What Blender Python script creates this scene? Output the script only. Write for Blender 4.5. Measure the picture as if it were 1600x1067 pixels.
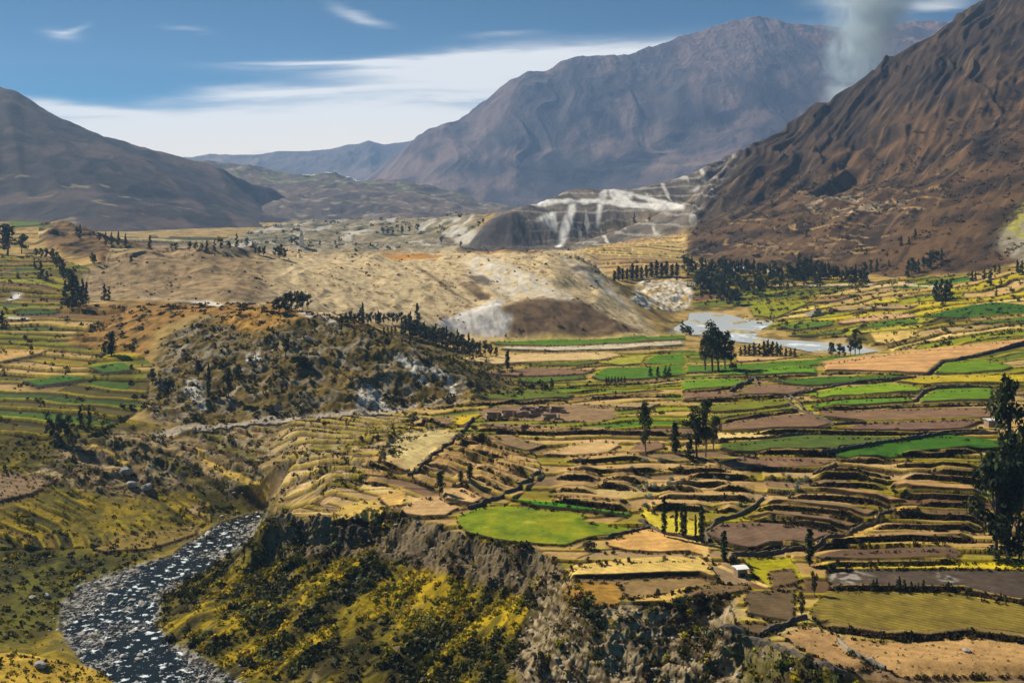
import bpy, math, random, time
import numpy as np
from mathutils import Vector
from mathutils.geometry import delaunay_2d_cdt

for _o in list(bpy.data.objects):
    bpy.data.objects.remove(_o)
SC = bpy.context.scene
COL = SC.collection
R = math.radians
F, U0, V0, H = 1716.0, 800.0, 300.0, 90.0      # focal length in photo pixels, principal point / horizon row, eye height

# ------------------------------------------------------------------ camera
cam_d = bpy.data.cameras.new("camera")
cam_d.sensor_width = 36.0
cam_d.lens = F / 1600.0 * 36.0
cam_d.shift_y = -(533.5 - V0) / 1600.0
cam_d.clip_start = 1.0
cam_d.clip_end = 60000.0
cam = bpy.data.objects.new("camera", cam_d)
cam.location = (0, 0, H)
cam.rotation_euler = (R(90), 0, 0)
COL.objects.link(cam)
SC.camera = cam

# ------------------------------------------------------------------ light
SUN_EL, SUN_AZ = 40.0, -56.0                    # azimuth from +Y, negative = left
sd = bpy.data.lights.new("sun", 'SUN')
sd.energy = 5.0
sd.angle = R(0.5)
sd.color = (1.0, 0.91, 0.75)
sun = bpy.data.objects.new("sun", sd)
_dir = Vector((math.sin(R(SUN_AZ)) * math.cos(R(SUN_EL)), math.cos(R(SUN_AZ)) * math.cos(R(SUN_EL)), math.sin(R(SUN_EL))))
sun.rotation_euler = _dir.to_track_quat('Z', 'Y').to_euler()
sun.location = (0, 0, 400)
COL.objects.link(sun)

SC.view_settings.view_transform = 'Standard'
SC.view_settings.look = 'None'
SC.view_settings.exposure = 0.47
SC.view_settings.gamma = 1.0
SC.view_settings.use_curve_mapping = False
SC.cycles.max_bounces = 6
SC.cycles.diffuse_bounces = 2
SC.cycles.glossy_bounces = 2
SC.cycles.transmission_bounces = 2
SC.cycles.transparent_max_bounces = 4
SC.cycles.volume_bounces = 1
SC.cycles.volume_max_steps = 96
SC.cycles.volume_step_rate = 2.0
SC.cycles.use_denoising = True


class NB:
    """small helper that chains math nodes"""
    def __init__(s, nt):
        s.nt = nt
    def n(s, t, **kw):
        nd = s.nt.nodes.new(t)
        for k, v in kw.items():
            setattr(nd, k, v)
        return nd
    def put(s, sock, v):
        if isinstance(v, (int, float)):
            sock.default_value = v
        elif isinstance(v, (tuple, list)):
            sock.default_value = v
        else:
            s.nt.links.new(v, sock)
    def m(s, op, a, b=None, c=None, clamp=False):
        nd = s.n('ShaderNodeMath', operation=op, use_clamp=clamp)
        s.put(nd.inputs[0], a)
        if b is not None:
            s.put(nd.inputs[1], b)
        if c is not None:
            s.put(nd.inputs[2], c)
        return nd.outputs[0]
    def mix(s, f, a, b, blend='MIX'):
        nd = s.n('ShaderNodeMix', data_type='RGBA', blend_type=blend)
        s.put(nd.inputs[0], f)
        s.put(nd.inputs[6], a if not isinstance(a, tuple) or len(a) == 4 else (*a, 1))
        s.put(nd.inputs[7], b if not isinstance(b, tuple) or len(b) == 4 else (*b, 1))
        return nd.outputs[2]
    def ramp(s, f, lo, hi):
        nd = s.n('ShaderNodeMapRange', interpolation_type='SMOOTHSTEP')
        s.put(nd.inputs[0], f)
        nd.inputs[1].default_value = lo
        nd.inputs[2].default_value = hi
        return nd.outputs[0]
    def noise(s, vec, scale, detail=4, rough=0.55, dist=0.0):
        nd = s.n('ShaderNodeTexNoise')
        s.put(nd.inputs['Vector'], vec)
        nd.inputs['Scale'].default_value = scale
        nd.inputs['Detail'].default_value = detail
        nd.inputs['Roughness'].default_value = rough
        nd.inputs['Distortion'].default_value = dist
        return nd.outputs[0]


# ------------------------------------------------------------------ sky: Nishita with high cirrus at fixed compass directions
W = bpy.data.worlds.new("World")
SC.world = W
W.use_nodes = True
nt = W.node_tree
nt.nodes.clear()
b = NB(nt)
out = b.n('ShaderNodeOutputWorld')
bg = b.n('ShaderNodeBackground')
nt.links.new(bg.outputs[0], out.inputs[0])
sky = b.n('ShaderNodeTexSky', sky_type='NISHITA', sun_disc=False)
sky.sun_elevation = R(SUN_EL)
sky.sun_rotation = R(SUN_AZ)
sky.altitude = 3600
sky.air_density = 1.0
sky.dust_density = 0.3
sky.ozone_density = 2.0
tc = b.n('ShaderNodeTexCoord')
sep = b.n('ShaderNodeSeparateXYZ')
nt.links.new(tc.outputs['Generated'], sep.inputs[0])
yy = b.m('MAXIMUM', sep.outputs[1], 0.05)
px = b.m('DIVIDE', sep.outputs[0], yy)           # tangent of azimuth
py = b.m('DIVIDE', sep.outputs[2], yy)           # tangent of elevation
cmb = b.n('ShaderNodeCombineXYZ')
nt.links.new(b.m('MULTIPLY', px, 1.0), cmb.inputs[0])
nt.links.new(b.m('MULTIPLY', py, 8.0), cmb.inputs[1])
nz1 = b.noise(cmb.outputs[0], 5.0, 5, 0.55, 0.6)
nz2 = b.noise(cmb.outputs[0], 16.0, 4, 0.6, 0.3)
wob = b.m('MULTIPLY', b.m('SUBTRACT', nz1, 0.5), 0.030)
pyw = b.m('ADD', py, wob)
CLOUDS = [  # centre u, v, radius u, radius v, tilt (deg, + = rising to the right), strength
    (1060, 92, 400, 34, 3.0, 1.30), (800, 98, 300, 13, 1.5, 0.98), (560, 101, 200, 6, 1, 0.78), (900, 120, 330, 22, 2, 0.78),
    (300, 206, 330, 34, 1, 1.30), (620, 190, 300, 36, 0, 1.10), (460, 143, 170, 9, 2, 0.85), (700, 150, 180, 7, 3, 0.45),
    (90, 168, 130, 12, -5, 0.91), (95, 56, 38, 13, -8, 0.55), (118, 45, 30, 7, 25, 0.39), (290, 42, 50, 8, -4, 0.34),
    (560, 25, 60, 10, -16, 0.55), (780, 62, 60, 6, 4, 0.39), (1350, 5, 90, 22, 0, 0.59), (1470, 8, 60, 12, 8, 0.52),
    (300, 232, 800, 30, 0, 1.10)]
tot = None
for cu, cv, ru, rv, ang, st in CLOUDS:
    ca, sa = math.cos(R(ang)), math.sin(R(ang))
    dx = b.m('SUBTRACT', px, (cu - U0) / F)
    dy = b.m('SUBTRACT', pyw, (V0 - cv) / F)
    ex = b.m('MULTIPLY_ADD', dx, ca * F / ru, b.m('MULTIPLY', dy, sa * F / ru))
    ey = b.m('MULTIPLY_ADD', dx, -sa * F / rv, b.m('MULTIPLY', dy, ca * F / rv))
    r2 = b.m('ADD', b.m('MULTIPLY', ex, ex), b.m('MULTIPLY', ey, ey))
    g = b.m('MULTIPLY', b.m('EXPONENT', b.m('MULTIPLY', r2, -1.0)), st)
    tot = g if tot is None else b.m('ADD', tot, g)
tex = b.m('MULTIPLY_ADD', nz2, 0.9, b.m('MULTIPLY_ADD', nz1, 1.3, -0.12))
cl = b.m('MULTIPLY', tot, tex)
mask = b.m('MULTIPLY', b.ramp(cl, 0.05, 1.2), 0.97)
lowf = b.ramp(py, 0.085, 0.0)
skc = b.mix(1.0, sky.outputs[0], (0.0, 0.38, 0.52), 'MULTIPLY')
skc = b.mix(b.m('MULTIPLY', b.ramp(py, 0.02, 0.17), 0.60), skc, b.mix(1.0, sky.outputs[0], (0.0, 0.15, 0.21), 'MULTIPLY'))
cloudc = b.mix(lowf, (10.5, 10.0, 9.0), (12.5, 10.4, 7.4))
fin = b.mix(mask, skc, cloudc)
nt.links.new(fin, bg.inputs[0])
bg.inputs[1].default_value = 0.09


# ------------------------------------------------------------------ helpers
def lin(c):
    c = np.asarray(c, float) / 255.0
    return np.where(c <= 0.04045, c / 12.92, ((c + 0.055) / 1.055) ** 2.4)

KA = 0.80
def S(r, g, b_):
    """base colour of a surface from the colour it shows in full sun"""
    c = lin((r, g, b_)) * KA
    l = c @ np.array([.25, .6, .15])
    return np.clip(l + (c - l) * 1.12, 0.004, 0.85).astype(np.float32)

def tag(o, label=None, cat=None, group=None, kind=None):
    if label: o['label'] = label
    if cat:
        o['category'] = cat
        o['kind'] = 'thing'
    if group: o['group'] = group
    if kind: o['kind'] = kind
    return o

def Dz(v, z):
    return (H - z) * F / (v - V0)

def H2(ix, iy, seed):
    with np.errstate(over='ignore'):
        n = ix.astype(np.uint32) * np.uint32(374761393) + iy.astype(np.uint32) * np.uint32(668265263) + np.uint32((seed * 2246822519) & 0xffffffff)
        n = (n ^ (n >> np.uint32(13))) * np.uint32(1274126177)
        n = n ^ (n >> np.uint32(16))
    return n

_GX = np.array([1, -1, 0, 0, .7071, -.7071, .7071, -.7071], np.float32)
_GY = np.array([0, 0, 1, -1, .7071, .7071, -.7071, -.7071], np.float32)

def hash01(ix, iy, seed):
    return (H2(np.asarray(ix, np.int64), np.asarray(iy, np.int64), seed) & np.uint32(0xffffff)).astype(np.float32) / 16777216.0

def perlin(x, y, seed=0):
    x = np.asarray(x, np.float32); y = np.asarray(y, np.float32)
    xi = np.floor(x).astype(np.int64); yi = np.floor(y).astype(np.int64)
    xf = x - xi; yf = y - yi
    xf = xf.astype(np.float32); yf = yf.astype(np.float32)
    u = xf * xf * xf * (xf * (xf * 6 - 15) + 10); v = yf * yf * yf * (yf * (yf * 6 - 15) + 10)
    def c(dx, dy):
        h = (H2(xi + dx, yi + dy, seed) >> np.uint32(7)) & np.uint32(7)
        return _GX[h] * (xf - dx) + _GY[h] * (yf - dy)
    a, b2, c2, d = c(0, 0), c(1, 0), c(0, 1), c(1, 1)
    return ((a + (b2 - a) * u) * (1 - v) + (c2 + (d - c2) * u) * v) * 1.5

def fbm(x, y, octv=4, seed=0, gain=0.5):
    s = 0; a = 1.0; t = 0
    for k in range(octv):
        s = s + a * perlin(x, y, seed + k * 17); t += a; a *= gain
        x = x * 2.03 + 3.1; y = y * 2.03 - 1.7
    return s / t

def ridged(x, y, octv=4, seed=0, gain=0.5):
    s = 0; a = 1.0; t = 0
    for k in range(octv):
        s = s + a * (1 - 2 * np.abs(perlin(x, y, seed + k * 13))); t += a; a *= gain
        x = x * 2.03 + 5.1; y = y * 2.03 - 2.7
    return s / t

def sstep(a, b_, x):
    t = np.clip((x - a) / (b_ - a), 0, 1)
    return t * t * (3 - 2 * t)

def blur(a, n0, n1):
    def bx(a, n, ax):
        if n < 1: return a
        p = [(0, 0), (0, 0)]; p[ax] = (n + 1, n)
        c = np.cumsum(np.pad(a, p, mode='edge'), axis=ax, dtype=np.float64)
        w = 2 * n + 1
        if ax == 0: return ((c[w:] - c[:-w]) / w).astype(np.float32)
        return ((c[:, w:] - c[:, :-w]) / w).astype(np.float32)
    for _ in range(2):
        a = bx(a, n0, 0); a = bx(a, n1, 1)
    return a

def crop(t, pts):
    ox, oy, s = {'3': (0, 320, 2.964), '4': (533, 320, 2.966), '5': (1067, 320, 2.964), '6': (0, 660, 2.621), '7': (533, 660, 2.622), '8': (1067, 660, 2.621),
                 'A': (560, 600, 5.0), 'B': (860, 640, 5.0), 'C': (1180, 640, 3.81), 'D': (1040, 440, 4.0), 'E': (780, 820, 3.81), 'G': (0, 330, 5.0),
                 '1': (0, 0, 2.0), '2': (800, 0, 2.0), 'p': (0, 0, 1.0)}[t]
    return [(ox + x / s, oy + y / s) for x, y in pts]


def grid_mesh(name, X, Y, Z, col, mat, kind='structure', label=None):
    nr, nu = X.shape
    me = bpy.data.meshes.new(name)
    co = np.stack([X, Y, Z], -1).reshape(-1, 3).astype(np.float32)
    me.vertices.add(nr * nu)
    me.vertices.foreach_set('co', co.ravel())
    idx = np.arange(nr * nu, dtype=np.int32).reshape(nr, nu)
    q = np.stack([idx[:-1, :-1], idx[:-1, 1:], idx[1:, 1:], idx[1:, :-1]], -1).reshape(-1, 4)
    me.loops.add(q.size)
    me.loops.foreach_set('vertex_index', q.ravel())
    me.polygons.add(len(q))
    me.polygons.foreach_set('loop_start', np.arange(0, q.size, 4, dtype=np.int32))
    at = me.attributes.new('Col', 'FLOAT_COLOR', 'POINT')
    c4 = np.ones((nr * nu, 4), np.float32)
    c4[:, :3] = col.reshape(-1, 3)
    at.data.foreach_set('color', c4.ravel())
    me.update(calc_edges=True)
    me.materials.append(mat)
    o = bpy.data.objects.new(name, me)
    COL.objects.link(o)
    tag(o, label=label, kind=kind)
    return o


def raw_mesh(name, co, quads, mat, col=None, smooth=False):
    me = bpy.data.meshes.new(name)
    co = np.asarray(co, np.float32); q = np.asarray(quads, np.int32)
    k = q.shape[1]
    me.vertices.add(len(co)); me.vertices.foreach_set('co', co.ravel())
    me.loops.add(q.size); me.loops.foreach_set('vertex_index', q.ravel())
    me.polygons.add(len(q)); me.polygons.foreach_set('loop_start', np.arange(0, q.size, k, dtype=np.int32))
    if col is not None:
        at = me.attributes.new('Col', 'FLOAT_COLOR', 'POINT')
        c4 = np.ones((len(co), 4), np.float32); c4[:, :3] = col
        at.data.foreach_set('color', c4.ravel())
    me.update(calc_edges=True)
    if not smooth:
        me.attributes.new('sharp_face', 'BOOLEAN', 'FACE').data.foreach_set('value', np.ones(len(q), bool))
    me.materials.append(mat)
    return me


# ------------------------------------------------------------------ materials
def ground_mat(name, scale, bump, var=0.35, rough=0.95):
    m = bpy.data.materials.new(name); m.use_nodes = True
    t = m.node_tree; n = NB(t); bs = t.nodes['Principled BSDF']
    a = n.n('ShaderNodeAttribute', attribute_name='Col')
    g = n.n('ShaderNodeNewGeometry')
    n1 = n.noise(g.outputs['Position'], scale, 6, 0.62)
    n2 = n.noise(g.outputs['Position'], scale * 0.17, 4, 0.6)
    n3 = n.noise(g.outputs['Position'], scale * 4.5, 4, 0.65)
    n1 = n.m('MULTIPLY_ADD', n3, 0.35, n.m('MULTIPLY', n1, 0.65))
    f = n.m('MULTIPLY_ADD', n.m('ADD', n1, n2), var * 2.2, 1 - var * 2.2)
    c = n.n('ShaderNodeVectorMath', operation='SCALE')
    t.links.new(a.outputs['Color'], c.inputs[0]); t.links.new(f, c.inputs['Scale'])
    t.links.new(c.outputs[0], bs.inputs['Base Color'])
    bs.inputs['Roughness'].default_value = rough
    bs.inputs['Specular IOR Level'].default_value = 0.15
    bp = n.n('ShaderNodeBump'); bp.inputs['Strength'].default_value = 0.7; bp.inputs['Distance'].default_value = bump
    t.links.new(n1, bp.inputs['Height']); t.links.new(bp.outputs[0], bs.inputs['Normal'])
    return m

def leaf_mat(name, col, trans=0.25):
    m = bpy.data.materials.new(name); m.use_nodes = True
    t = m.node_tree; n = NB(t); bs = t.nodes['Principled BSDF']
    oi = n.n('ShaderNodeObjectInfo')
    a = n.n('ShaderNodeAttribute', attribute_name='Col')
    k = n.m('MULTIPLY_ADD', oi.outputs['Random'], 0.6, 0.7)
    c = n.n('ShaderNodeVectorMath', operation='SCALE')
    cc = n.mix(1.0, a.outputs['Color'], tuple(float(x) for x in col), 'MULTIPLY')
    t.links.new(cc, c.inputs[0]); t.links.new(k, c.inputs['Scale'])
    t.links.new(c.outputs[0], bs.inputs['Base Color'])
    bs.inputs['Roughness'].default_value = 0.7
    bs.inputs['Specular IOR Level'].default_value = 0.2
    tr = n.n('ShaderNodeBsdfTranslucent'); t.links.new(c.outputs[0], tr.inputs[0])
    mx = n.n('ShaderNodeMixShader'); mx.inputs[0].default_value = trans
    t.links.new(bs.outputs[0], mx.inputs[1]); t.links.new(tr.outputs[0], mx.inputs[2])
    t.links.new(mx.outputs[0], t.nodes['Material Output'].inputs[0])
    return m

def plain_mat(name, col, rough=0.9, nscale=2.0, var=0.3, bump=0.1):
    m = bpy.data.materials.new(name); m.use_nodes = True
    t = m.node_tree; n = NB(t); bs = t.nodes['Principled BSDF']
    g = n.n('ShaderNodeNewGeometry')
    n1 = n.noise(g.outputs['Position'], nscale, 5, 0.6)
    oi = n.n('ShaderNodeObjectInfo')
    f = n.m('MULTIPLY', n.m('MULTIPLY_ADD', n1, var * 2, 1 - var), n.m('MULTIPLY_ADD', oi.outputs['Random'], 0.4, 0.8))
    c = n.n('ShaderNodeVectorMath', operation='SCALE')
    c.inputs[0].default_value = [float(x) for x in col]
    t.links.new(f, c.inputs['Scale']); t.links.new(c.outputs[0], bs.inputs['Base Color'])
    bs.inputs['Roughness'].default_value = rough
    bs.inputs['Specular IOR Level'].default_value = 0.25
    bp = n.n('ShaderNodeBump'); bp.inputs['Strength'].default_value = 0.8; bp.inputs['Distance'].default_value = bump
    t.links.new(n1, bp.inputs['Height']); t.links.new(bp.outputs[0], bs.inputs['Normal'])
    return m

M_GROUND = ground_mat('valley_ground', 0.8, 0.5, 0.5)
M_HILL = ground_mat('hill_ground', 0.05, 6.0, 0.3)
M_MOUNT = ground_mat('mountain_rock', 0.012, 30.0, 0.3)
M_TREE = leaf_mat('dark_tree_leaves', (0.034, 0.050, 0.015), 0.25)
M_POP = leaf_mat('poplar_leaves', (0.018, 0.034, 0.008), 0.15)
M_BUSH = leaf_mat('bush_leaves', (0.05, 0.05, 0.022), 0.15)
M_GREY = leaf_mat('grey_bush_leaves', (0.22, 0.27, 0.19), 0.2)
M_SHRUB = leaf_mat('shrub_leaves', (1, 1, 1), 0.25)
M_BARK = plain_mat('bark', (0.17, 0.14, 0.10), 0.95, 3.0)
M_STONE = plain_mat('wall_stone', (0.13, 0.105, 0.08), 0.95, 1.5, 0.5, 0.25)
M_STONEP = plain_mat('pale_wall_stone', (0.36, 0.31, 0.24), 0.95, 1.5, 0.5, 0.25)
M_BOULD = plain_mat('boulder_stone', (0.36, 0.34, 0.31), 0.85, 1.2, 0.4, 0.15)
M_ADOBE = plain_mat('adobe', (0.30, 0.22, 0.15), 0.95, 1.0, 0.3, 0.1)
M_TIN = plain_mat('white_tin', (0.80, 0.80, 0.78), 0.4, 1.0, 0.08, 0.02)
M_WHITE = plain_mat('whitewash', (0.70, 0.68, 0.63), 0.9, 1.0, 0.15, 0.02)
M_DOOR = plain_mat('dark_wood', (0.05, 0.035, 0.025), 0.8, 2.0)

# ------------------------------------------------------------------ terrain from surveyed break lines
def dens(rows, kind):
    """lines of (u, v, z | D) or (u, D, z) -> points (u, lnD, z), densified along each line"""
    pts = []
    for line in rows:
        q = []
        for a in line:
            if kind == 'z':
                u, v, z = a; D = Dz(v, z)
            elif kind == 'd':
                u, v, D = a; z = H - D * (v - V0) / F
            else:
                u, D, z = a
            q.append((u, math.log(D), z))
        if kind == 'p':
            pts += q
            continue
        for i in range(len(q) - 1):
            a, c = q[i], q[i + 1]
            k = max(1, int(abs(c[0] - a[0]) / 40 + abs(c[1] - a[1]) / 0.04))
            pts += [tuple(a[j] + (c[j] - a[j]) * s / k for j in range(3)) for s in range(k)]
        pts.append(q[-1])
    return pts

class Terrain:
    def __init__(s, pts, us, lnD):
        s.us, s.ln = us, lnD
        co, seen = [], set()
        zz = []
        for u, l, z in pts:
            key = (round(u / F, 4), round(l, 4))
            if key in seen: continue
            seen.add(key); co.append(Vector(key)); zz.append(z)
        vo, _, fo, vmap, _, _ = delaunay_2d_cdt(co, [], [], 0, 1e-7)
        zo = [zz[m[0]] if m else 0.0 for m in vmap]
        nr, nu = len(lnD), len(us)
        Z = np.full((nr, nu), np.nan, np.float32)
        gx = us / F
        for f in fo:
            for k in range(1, len(f) - 1):
                i0, i1, i2 = f[0], f[k], f[k + 1]
                (x0, y0), (x1, y1), (x2, y2) = vo[i0], vo[i1], vo[i2]
                c0, c1 = np.searchsorted(gx, [min(x0, x1, x2) - 1e-9, max(x0, x1, x2) + 1e-9])
                r0, r1 = np.searchsorted(lnD, [min(y0, y1, y2) - 1e-9, max(y0, y1, y2) + 1e-9])
                if c1 <= c0 or r1 <= r0: continue
                det = (y1 - y2) * (x0 - x2) + (x2 - x1) * (y0 - y2)
                if abs(det) < 1e-14: continue
                gX = gx[None, c0:c1]; gY = lnD[r0:r1, None]
                a = ((y1 - y2) * (gX - x2) + (x2 - x1) * (gY - y2)) / det
                b2 = ((y2 - y0) * (gX - x2) + (x0 - x2) * (gY - y2)) / det
                c = 1 - a - b2
                ok = (a >= -1e-6) & (b2 >= -1e-6) & (c >= -1e-6)
                sub = Z[r0:r1, c0:c1]
                sub[ok] = (a * zo[i0] + b2 * zo[i1] + c * zo[i2])[ok]
        # fill outside the hull with the nearest row/column value
        for j in range(nu):
            col = Z[:, j]; g = np.where(~np.isnan(col))[0]
            if len(g) and len(g) < nr:
                Z[:, j] = np.interp(np.arange(nr), g, col[g])
        bad = np.isnan(Z[0])
        if bad.any():
            g = np.where(~bad)[0]
            for j in np.where(bad)[0]:
                Z[:, j] = Z[:, g[np.argmin(abs(g - j))]]
        s.Z = Z
        s.D = np.exp(lnD).astype(np.float32)[:, None] * np.ones((1, nu), np.float32)
        s.X = ((us - U0) / F)[None, :].astype(np.float32) * s.D
        s.Y = s.D
        s.update()
    def update(s):
        s.V = (V0 - F * (s.Z - H) / s.D).astype(np.float32)
        run = np.minimum.accumulate(s.V, axis=0)
        vis = np.ones(s.V.shape, bool)
        vis[1:] = s.V[1:] <= run[:-1] + 2.0
        s.vis = vis
        s.run = run
    def mask(s, poly, anyhow=False):
        """grid mask of a patch of ground given by its outline as surveyed from the view point"""
        M = np.zeros(s.Z.shape, np.float32)
        xs = [p[0] for p in poly]; ys = [p[1] for p in poly]
        c0, c1 = np.searchsorted(s.us, [min(xs), max(xs)])
        if c1 <= c0: return M
        Vv = s.V[:, c0:c1]
        ok = (Vv >= min(ys)) & (Vv <= max(ys))
        if not anyhow: ok &= s.vis[:, c0:c1]
        r, c = np.where(ok)
        if not len(r): return M
        u = s.us[c0 + c]; v = Vv[r, c]
        ins = np.zeros(len(r), bool)
        n = len(poly)
        for i in range(n):
            x0, y0 = poly[i]; x1, y1 = poly[(i + 1) % n]
            if y0 == y1: continue
            cr = (y0 > v) != (y1 > v)
            ins ^= cr & (u < (x1 - x0) * (v - y0) / (y1 - y0) + x0)
        M[r[ins], c0 + c[ins]] = 1
        return M
    def ray(s, u, v):
        """ground point seen at photo position u, v -> x, y, z"""
        j = int(np.clip(np.searchsorted(s.us, u), 1, len(s.us) - 1))
        if abs(s.us[j - 1] - u) < abs(s.us[j] - u): j -= 1
        col = s.run[:, j]
        i = int(np.searchsorted(-col, -v))
        i = min(max(i, 1), len(col) - 1)
        t = (s.run[i - 1, j] - v) / max(s.run[i - 1, j] - s.run[i, j], 1e-4)
        t = min(max(t, 0.0), 1.0)
        D = s.D[i - 1, j] + (s.D[i, j] - s.D[i - 1, j]) * t
        z = H - D * (v - V0) / F
        return float((u - U0) / F * D), float(D), float(z)
    def ground(s, x, y):
        """height of the ground at x, y"""
        u = U0 + F * x / y
        fj = np.interp(u, s.us, np.arange(len(s.us))); fi = np.interp(math.log(y), s.ln, np.arange(len(s.ln)))
        j = min(int(fj), len(s.us) - 2); i = min(int(fi), len(s.ln) - 2)
        a, c = fj - j, fi - i
        Z = s.Z
        return float((Z[i, j] * (1 - a) + Z[i, j + 1] * a) * (1 - c) + (Z[i + 1, j] * (1 - a) + Z[i + 1, j + 1] * a) * c)

RLB = [(190, 1200), (168, 1067), (126, 1034), (92, 984), (95, 942), (126, 912), (191, 889), (267, 866), (305, 839), (343, 816), (385, 803), (416, 797)]
RRB = [(430, 1200), (381, 1067), (343, 1041), (267, 1003), (248, 973), (252, 935), (305, 904), (343, 877), (381, 851), (404, 828), (414, 808)]
Zl = [
 [(u, v, -24.6) for u, v in RLB], [(u, v, -24.6) for u, v in RRB],
 [(-250, 1100, -20), (0, 1040, -21), (60, 1035, -21), (100, 1060, -23)],
 [(-250, 960, -22), (0, 960, -23.5), (60, 950, -24)], [(-250, 900, -20), (0, 905, -23), (100, 890, -24), (180, 870, -24.3)],
 [(-250, 868, -20), (0, 868, -22), (120, 862, -23), (250, 855, -24)],
 [(-250, 820, -15), (0, 820, -17.5), (150, 820, -20), (230, 830, -22)],
 [(-250, 780, -10), (0, 780, -13), (150, 770, -15), (250, 780, -19), (330, 800, -23.3)],
 [(-250, 730, -5), (0, 730, -8), (100, 720, -8), (200, 735, -12), (300, 750, -16), (390, 785, -22)],
 [(-250, 690, -2), (0, 690, -4), (100, 690, -4), (220, 700, -7), (320, 715, -11), (400, 745, -14.5)],
 [(220, 676, -5), (300, 672, -5), (400, 660, -4), (500, 652, -3.5), (560, 647, -3), (640, 640, -3)],
 [(-250, 650, 3), (0, 650, 1), (120, 655, 0), (220, 668, -3)],
 [(-250, 600, 8), (0, 600, 6), (150, 600, 6), (240, 620, 3)], [(-250, 560, 14), (0, 560, 11), (150, 560, 11), (240, 570, 11)],
 [(-250, 520, 20), (0, 520, 17), (120, 525, 16)],
 [(160, 520, 17), (230, 500, 24), (300, 490, 28), (400, 486, 30), (470, 492, 30), (540, 508, 26), (600, 530, 21), (660, 560, 14), (720, 592, 6), (760, 612, 0), (800, 620, -3)],
 [(700, 640, -2), (760, 640, -1)],
 [(200, 475, 24), (300, 470, 25), (420, 474, 25), (500, 485, 24), (560, 505, 14)],
 [(600, 510, 2), (640, 520, -1)], [(660, 556, -6), (700, 556, -7), (760, 555, -8)],
 [(-250, 470, 26), (0, 470, 24), (100, 465, 25)], [(-250, 430, 34), (0, 430, 32), (100, 430, 32)], [(-250, 400, 42), (0, 400, 38), (60, 395, 40)],
 [(800, 600, -6), (1000, 600, -6)], [(750, 545, -8), (860, 548, -8.5), (1000, 545, -9)], [(800, 565, -8), (1000, 570, -8)], [(900, 640, 0), (820, 640, -1)],
 [(1060, 490, -12), (1100, 487, -12), (1160, 495, -12), (1210, 505, -12), (1190, 525, -12), (1260, 533, -12), (1340, 540, -12), (1372, 548, -12)],
 [(1045, 508, -12), (1060, 520, -12), (1140, 533, -12), (1200, 545, -12), (1260, 552, -12), (1340, 556, -12), (1372, 552, -12)],
 [(1120, 560, -8), (1200, 563, -8), (1300, 563, -8), (1400, 555, -6), (1600, 560, -2), (1850, 560, 0)],
 [(1100, 600, -4), (1300, 600, -3), (1600, 600, -1), (1850, 600, 0)], [(1000, 650, 1.5), (1200, 650, 1.5), (1500, 650, 2), (1850, 650, 2.5)],
 [(620, 690, 2), (700, 690, 3), (800, 690, 3), (1000, 700, 3), (1300, 700, 3), (1850, 700, 3.5)],
 [(620, 720, 0.5), (750, 735, 0), (1000, 750, 0), (1300, 755, 0), (1850, 755, 0.5)],
 [(560, 690, 0), (480, 700, -2), (450, 740, -6.5), (430, 775, -12)], [(520, 740, -2.5), (560, 745, -2)],
 [(520, 785, -4.5), (600, 770, -3), (700, 775, -3), (800, 790, -3.6)],
 [(820, 840, -4.2), (900, 850, -4.3), (1000, 820, -4.3), (1200, 835, -5), (1400, 835, -5), (1850, 835, -4.5)],
 [(900, 900, -4.3), (1000, 870, -4.5), (1200, 890, -5), (1400, 880, -5), (1850, 880, -4.5)],
 [(1000, 920, -4.5), (1100, 905, -4.5), (1200, 950, -4.5), (1400, 960, -4.5), (1850, 970, -4)],
 [(1250, 1010, -4.3), (1400, 1035, -4.2), (1850, 1040, -4)],
 [(425, 806, -5), (470, 812, -5), (540, 812, -5), (600, 800, -4.8), (650, 818, -5), (715, 836, -4.5), (770, 850, -4.5), (840, 862, -4), (870, 885, -4), (885, 910, -4), (930, 945, -4), (990, 948, -4), (1060, 942, -4), (1100, 928, -4), (1145, 932, -4), (1152, 985, -4), (1200, 1003, -4), (1290, 1052, -4), (1340, 1070, -4), (1600, 1062, -4), (1850, 1062, -4)],
 [(425, 845, -12), (470, 850, -11.5), (540, 855, -11), (600, 850, -10.5), (650, 862, -10.5), (715, 880, -10), (770, 895, -10), (840, 910, -10), (862, 935, -9), (880, 965, -8), (930, 990, -7.4), (990, 990, -7.4), (1060, 985, -7.4), (1105, 975, -8.5), (1125, 1000, -10)],
 [(1160, 1040, -10), (1250, 1078, -8), (1330, 1100, -8), (1600, 1090, -8), (1850, 1090, -8)],
 [(480, 1067, -24), (600, 1067, -23.5), (720, 1067, -22), (850, 1067, -18), (980, 1067, -14), (1080, 1067, -12.5)],
 [(480, 950, -18), (600, 950, -18), (720, 950, -16), (850, 1000, -14.5)],
 [(320, 960, -21.8), (400, 1000, -23), (420, 1067, -24.3)], [(320, 925, -21.5), (400, 900, -20), (400, 862, -14.5)],
 # right side valley
 [(1080, 440, 3), (1150, 440, 5), (1250, 440, 6), (1350, 445, 6), (1440, 440, 10)], [(1075, 470, -8), (1150, 476, -8), (1200, 470, -5), (1300, 480, -4), (1400, 490, -2), (1500, 500, 0), (1600, 510, 2), (1850, 510, 4)],
 [(1440, 460, 6), (1600, 465, 10), (1850, 465, 14)], [(1200, 520, -10.5), (1300, 520, -9), (1450, 530, -5)],
 [(960, 440, 5), (1030, 438, 4)], [(1020, 478, -10), (1050, 482, -10.5)], [(980, 420, 12), (1060, 410, 16)], [(940, 400, 20), (1000, 385, 25), (1060, 380, 26)], [(900, 395, 22), (920, 398, 22)],
]
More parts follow.
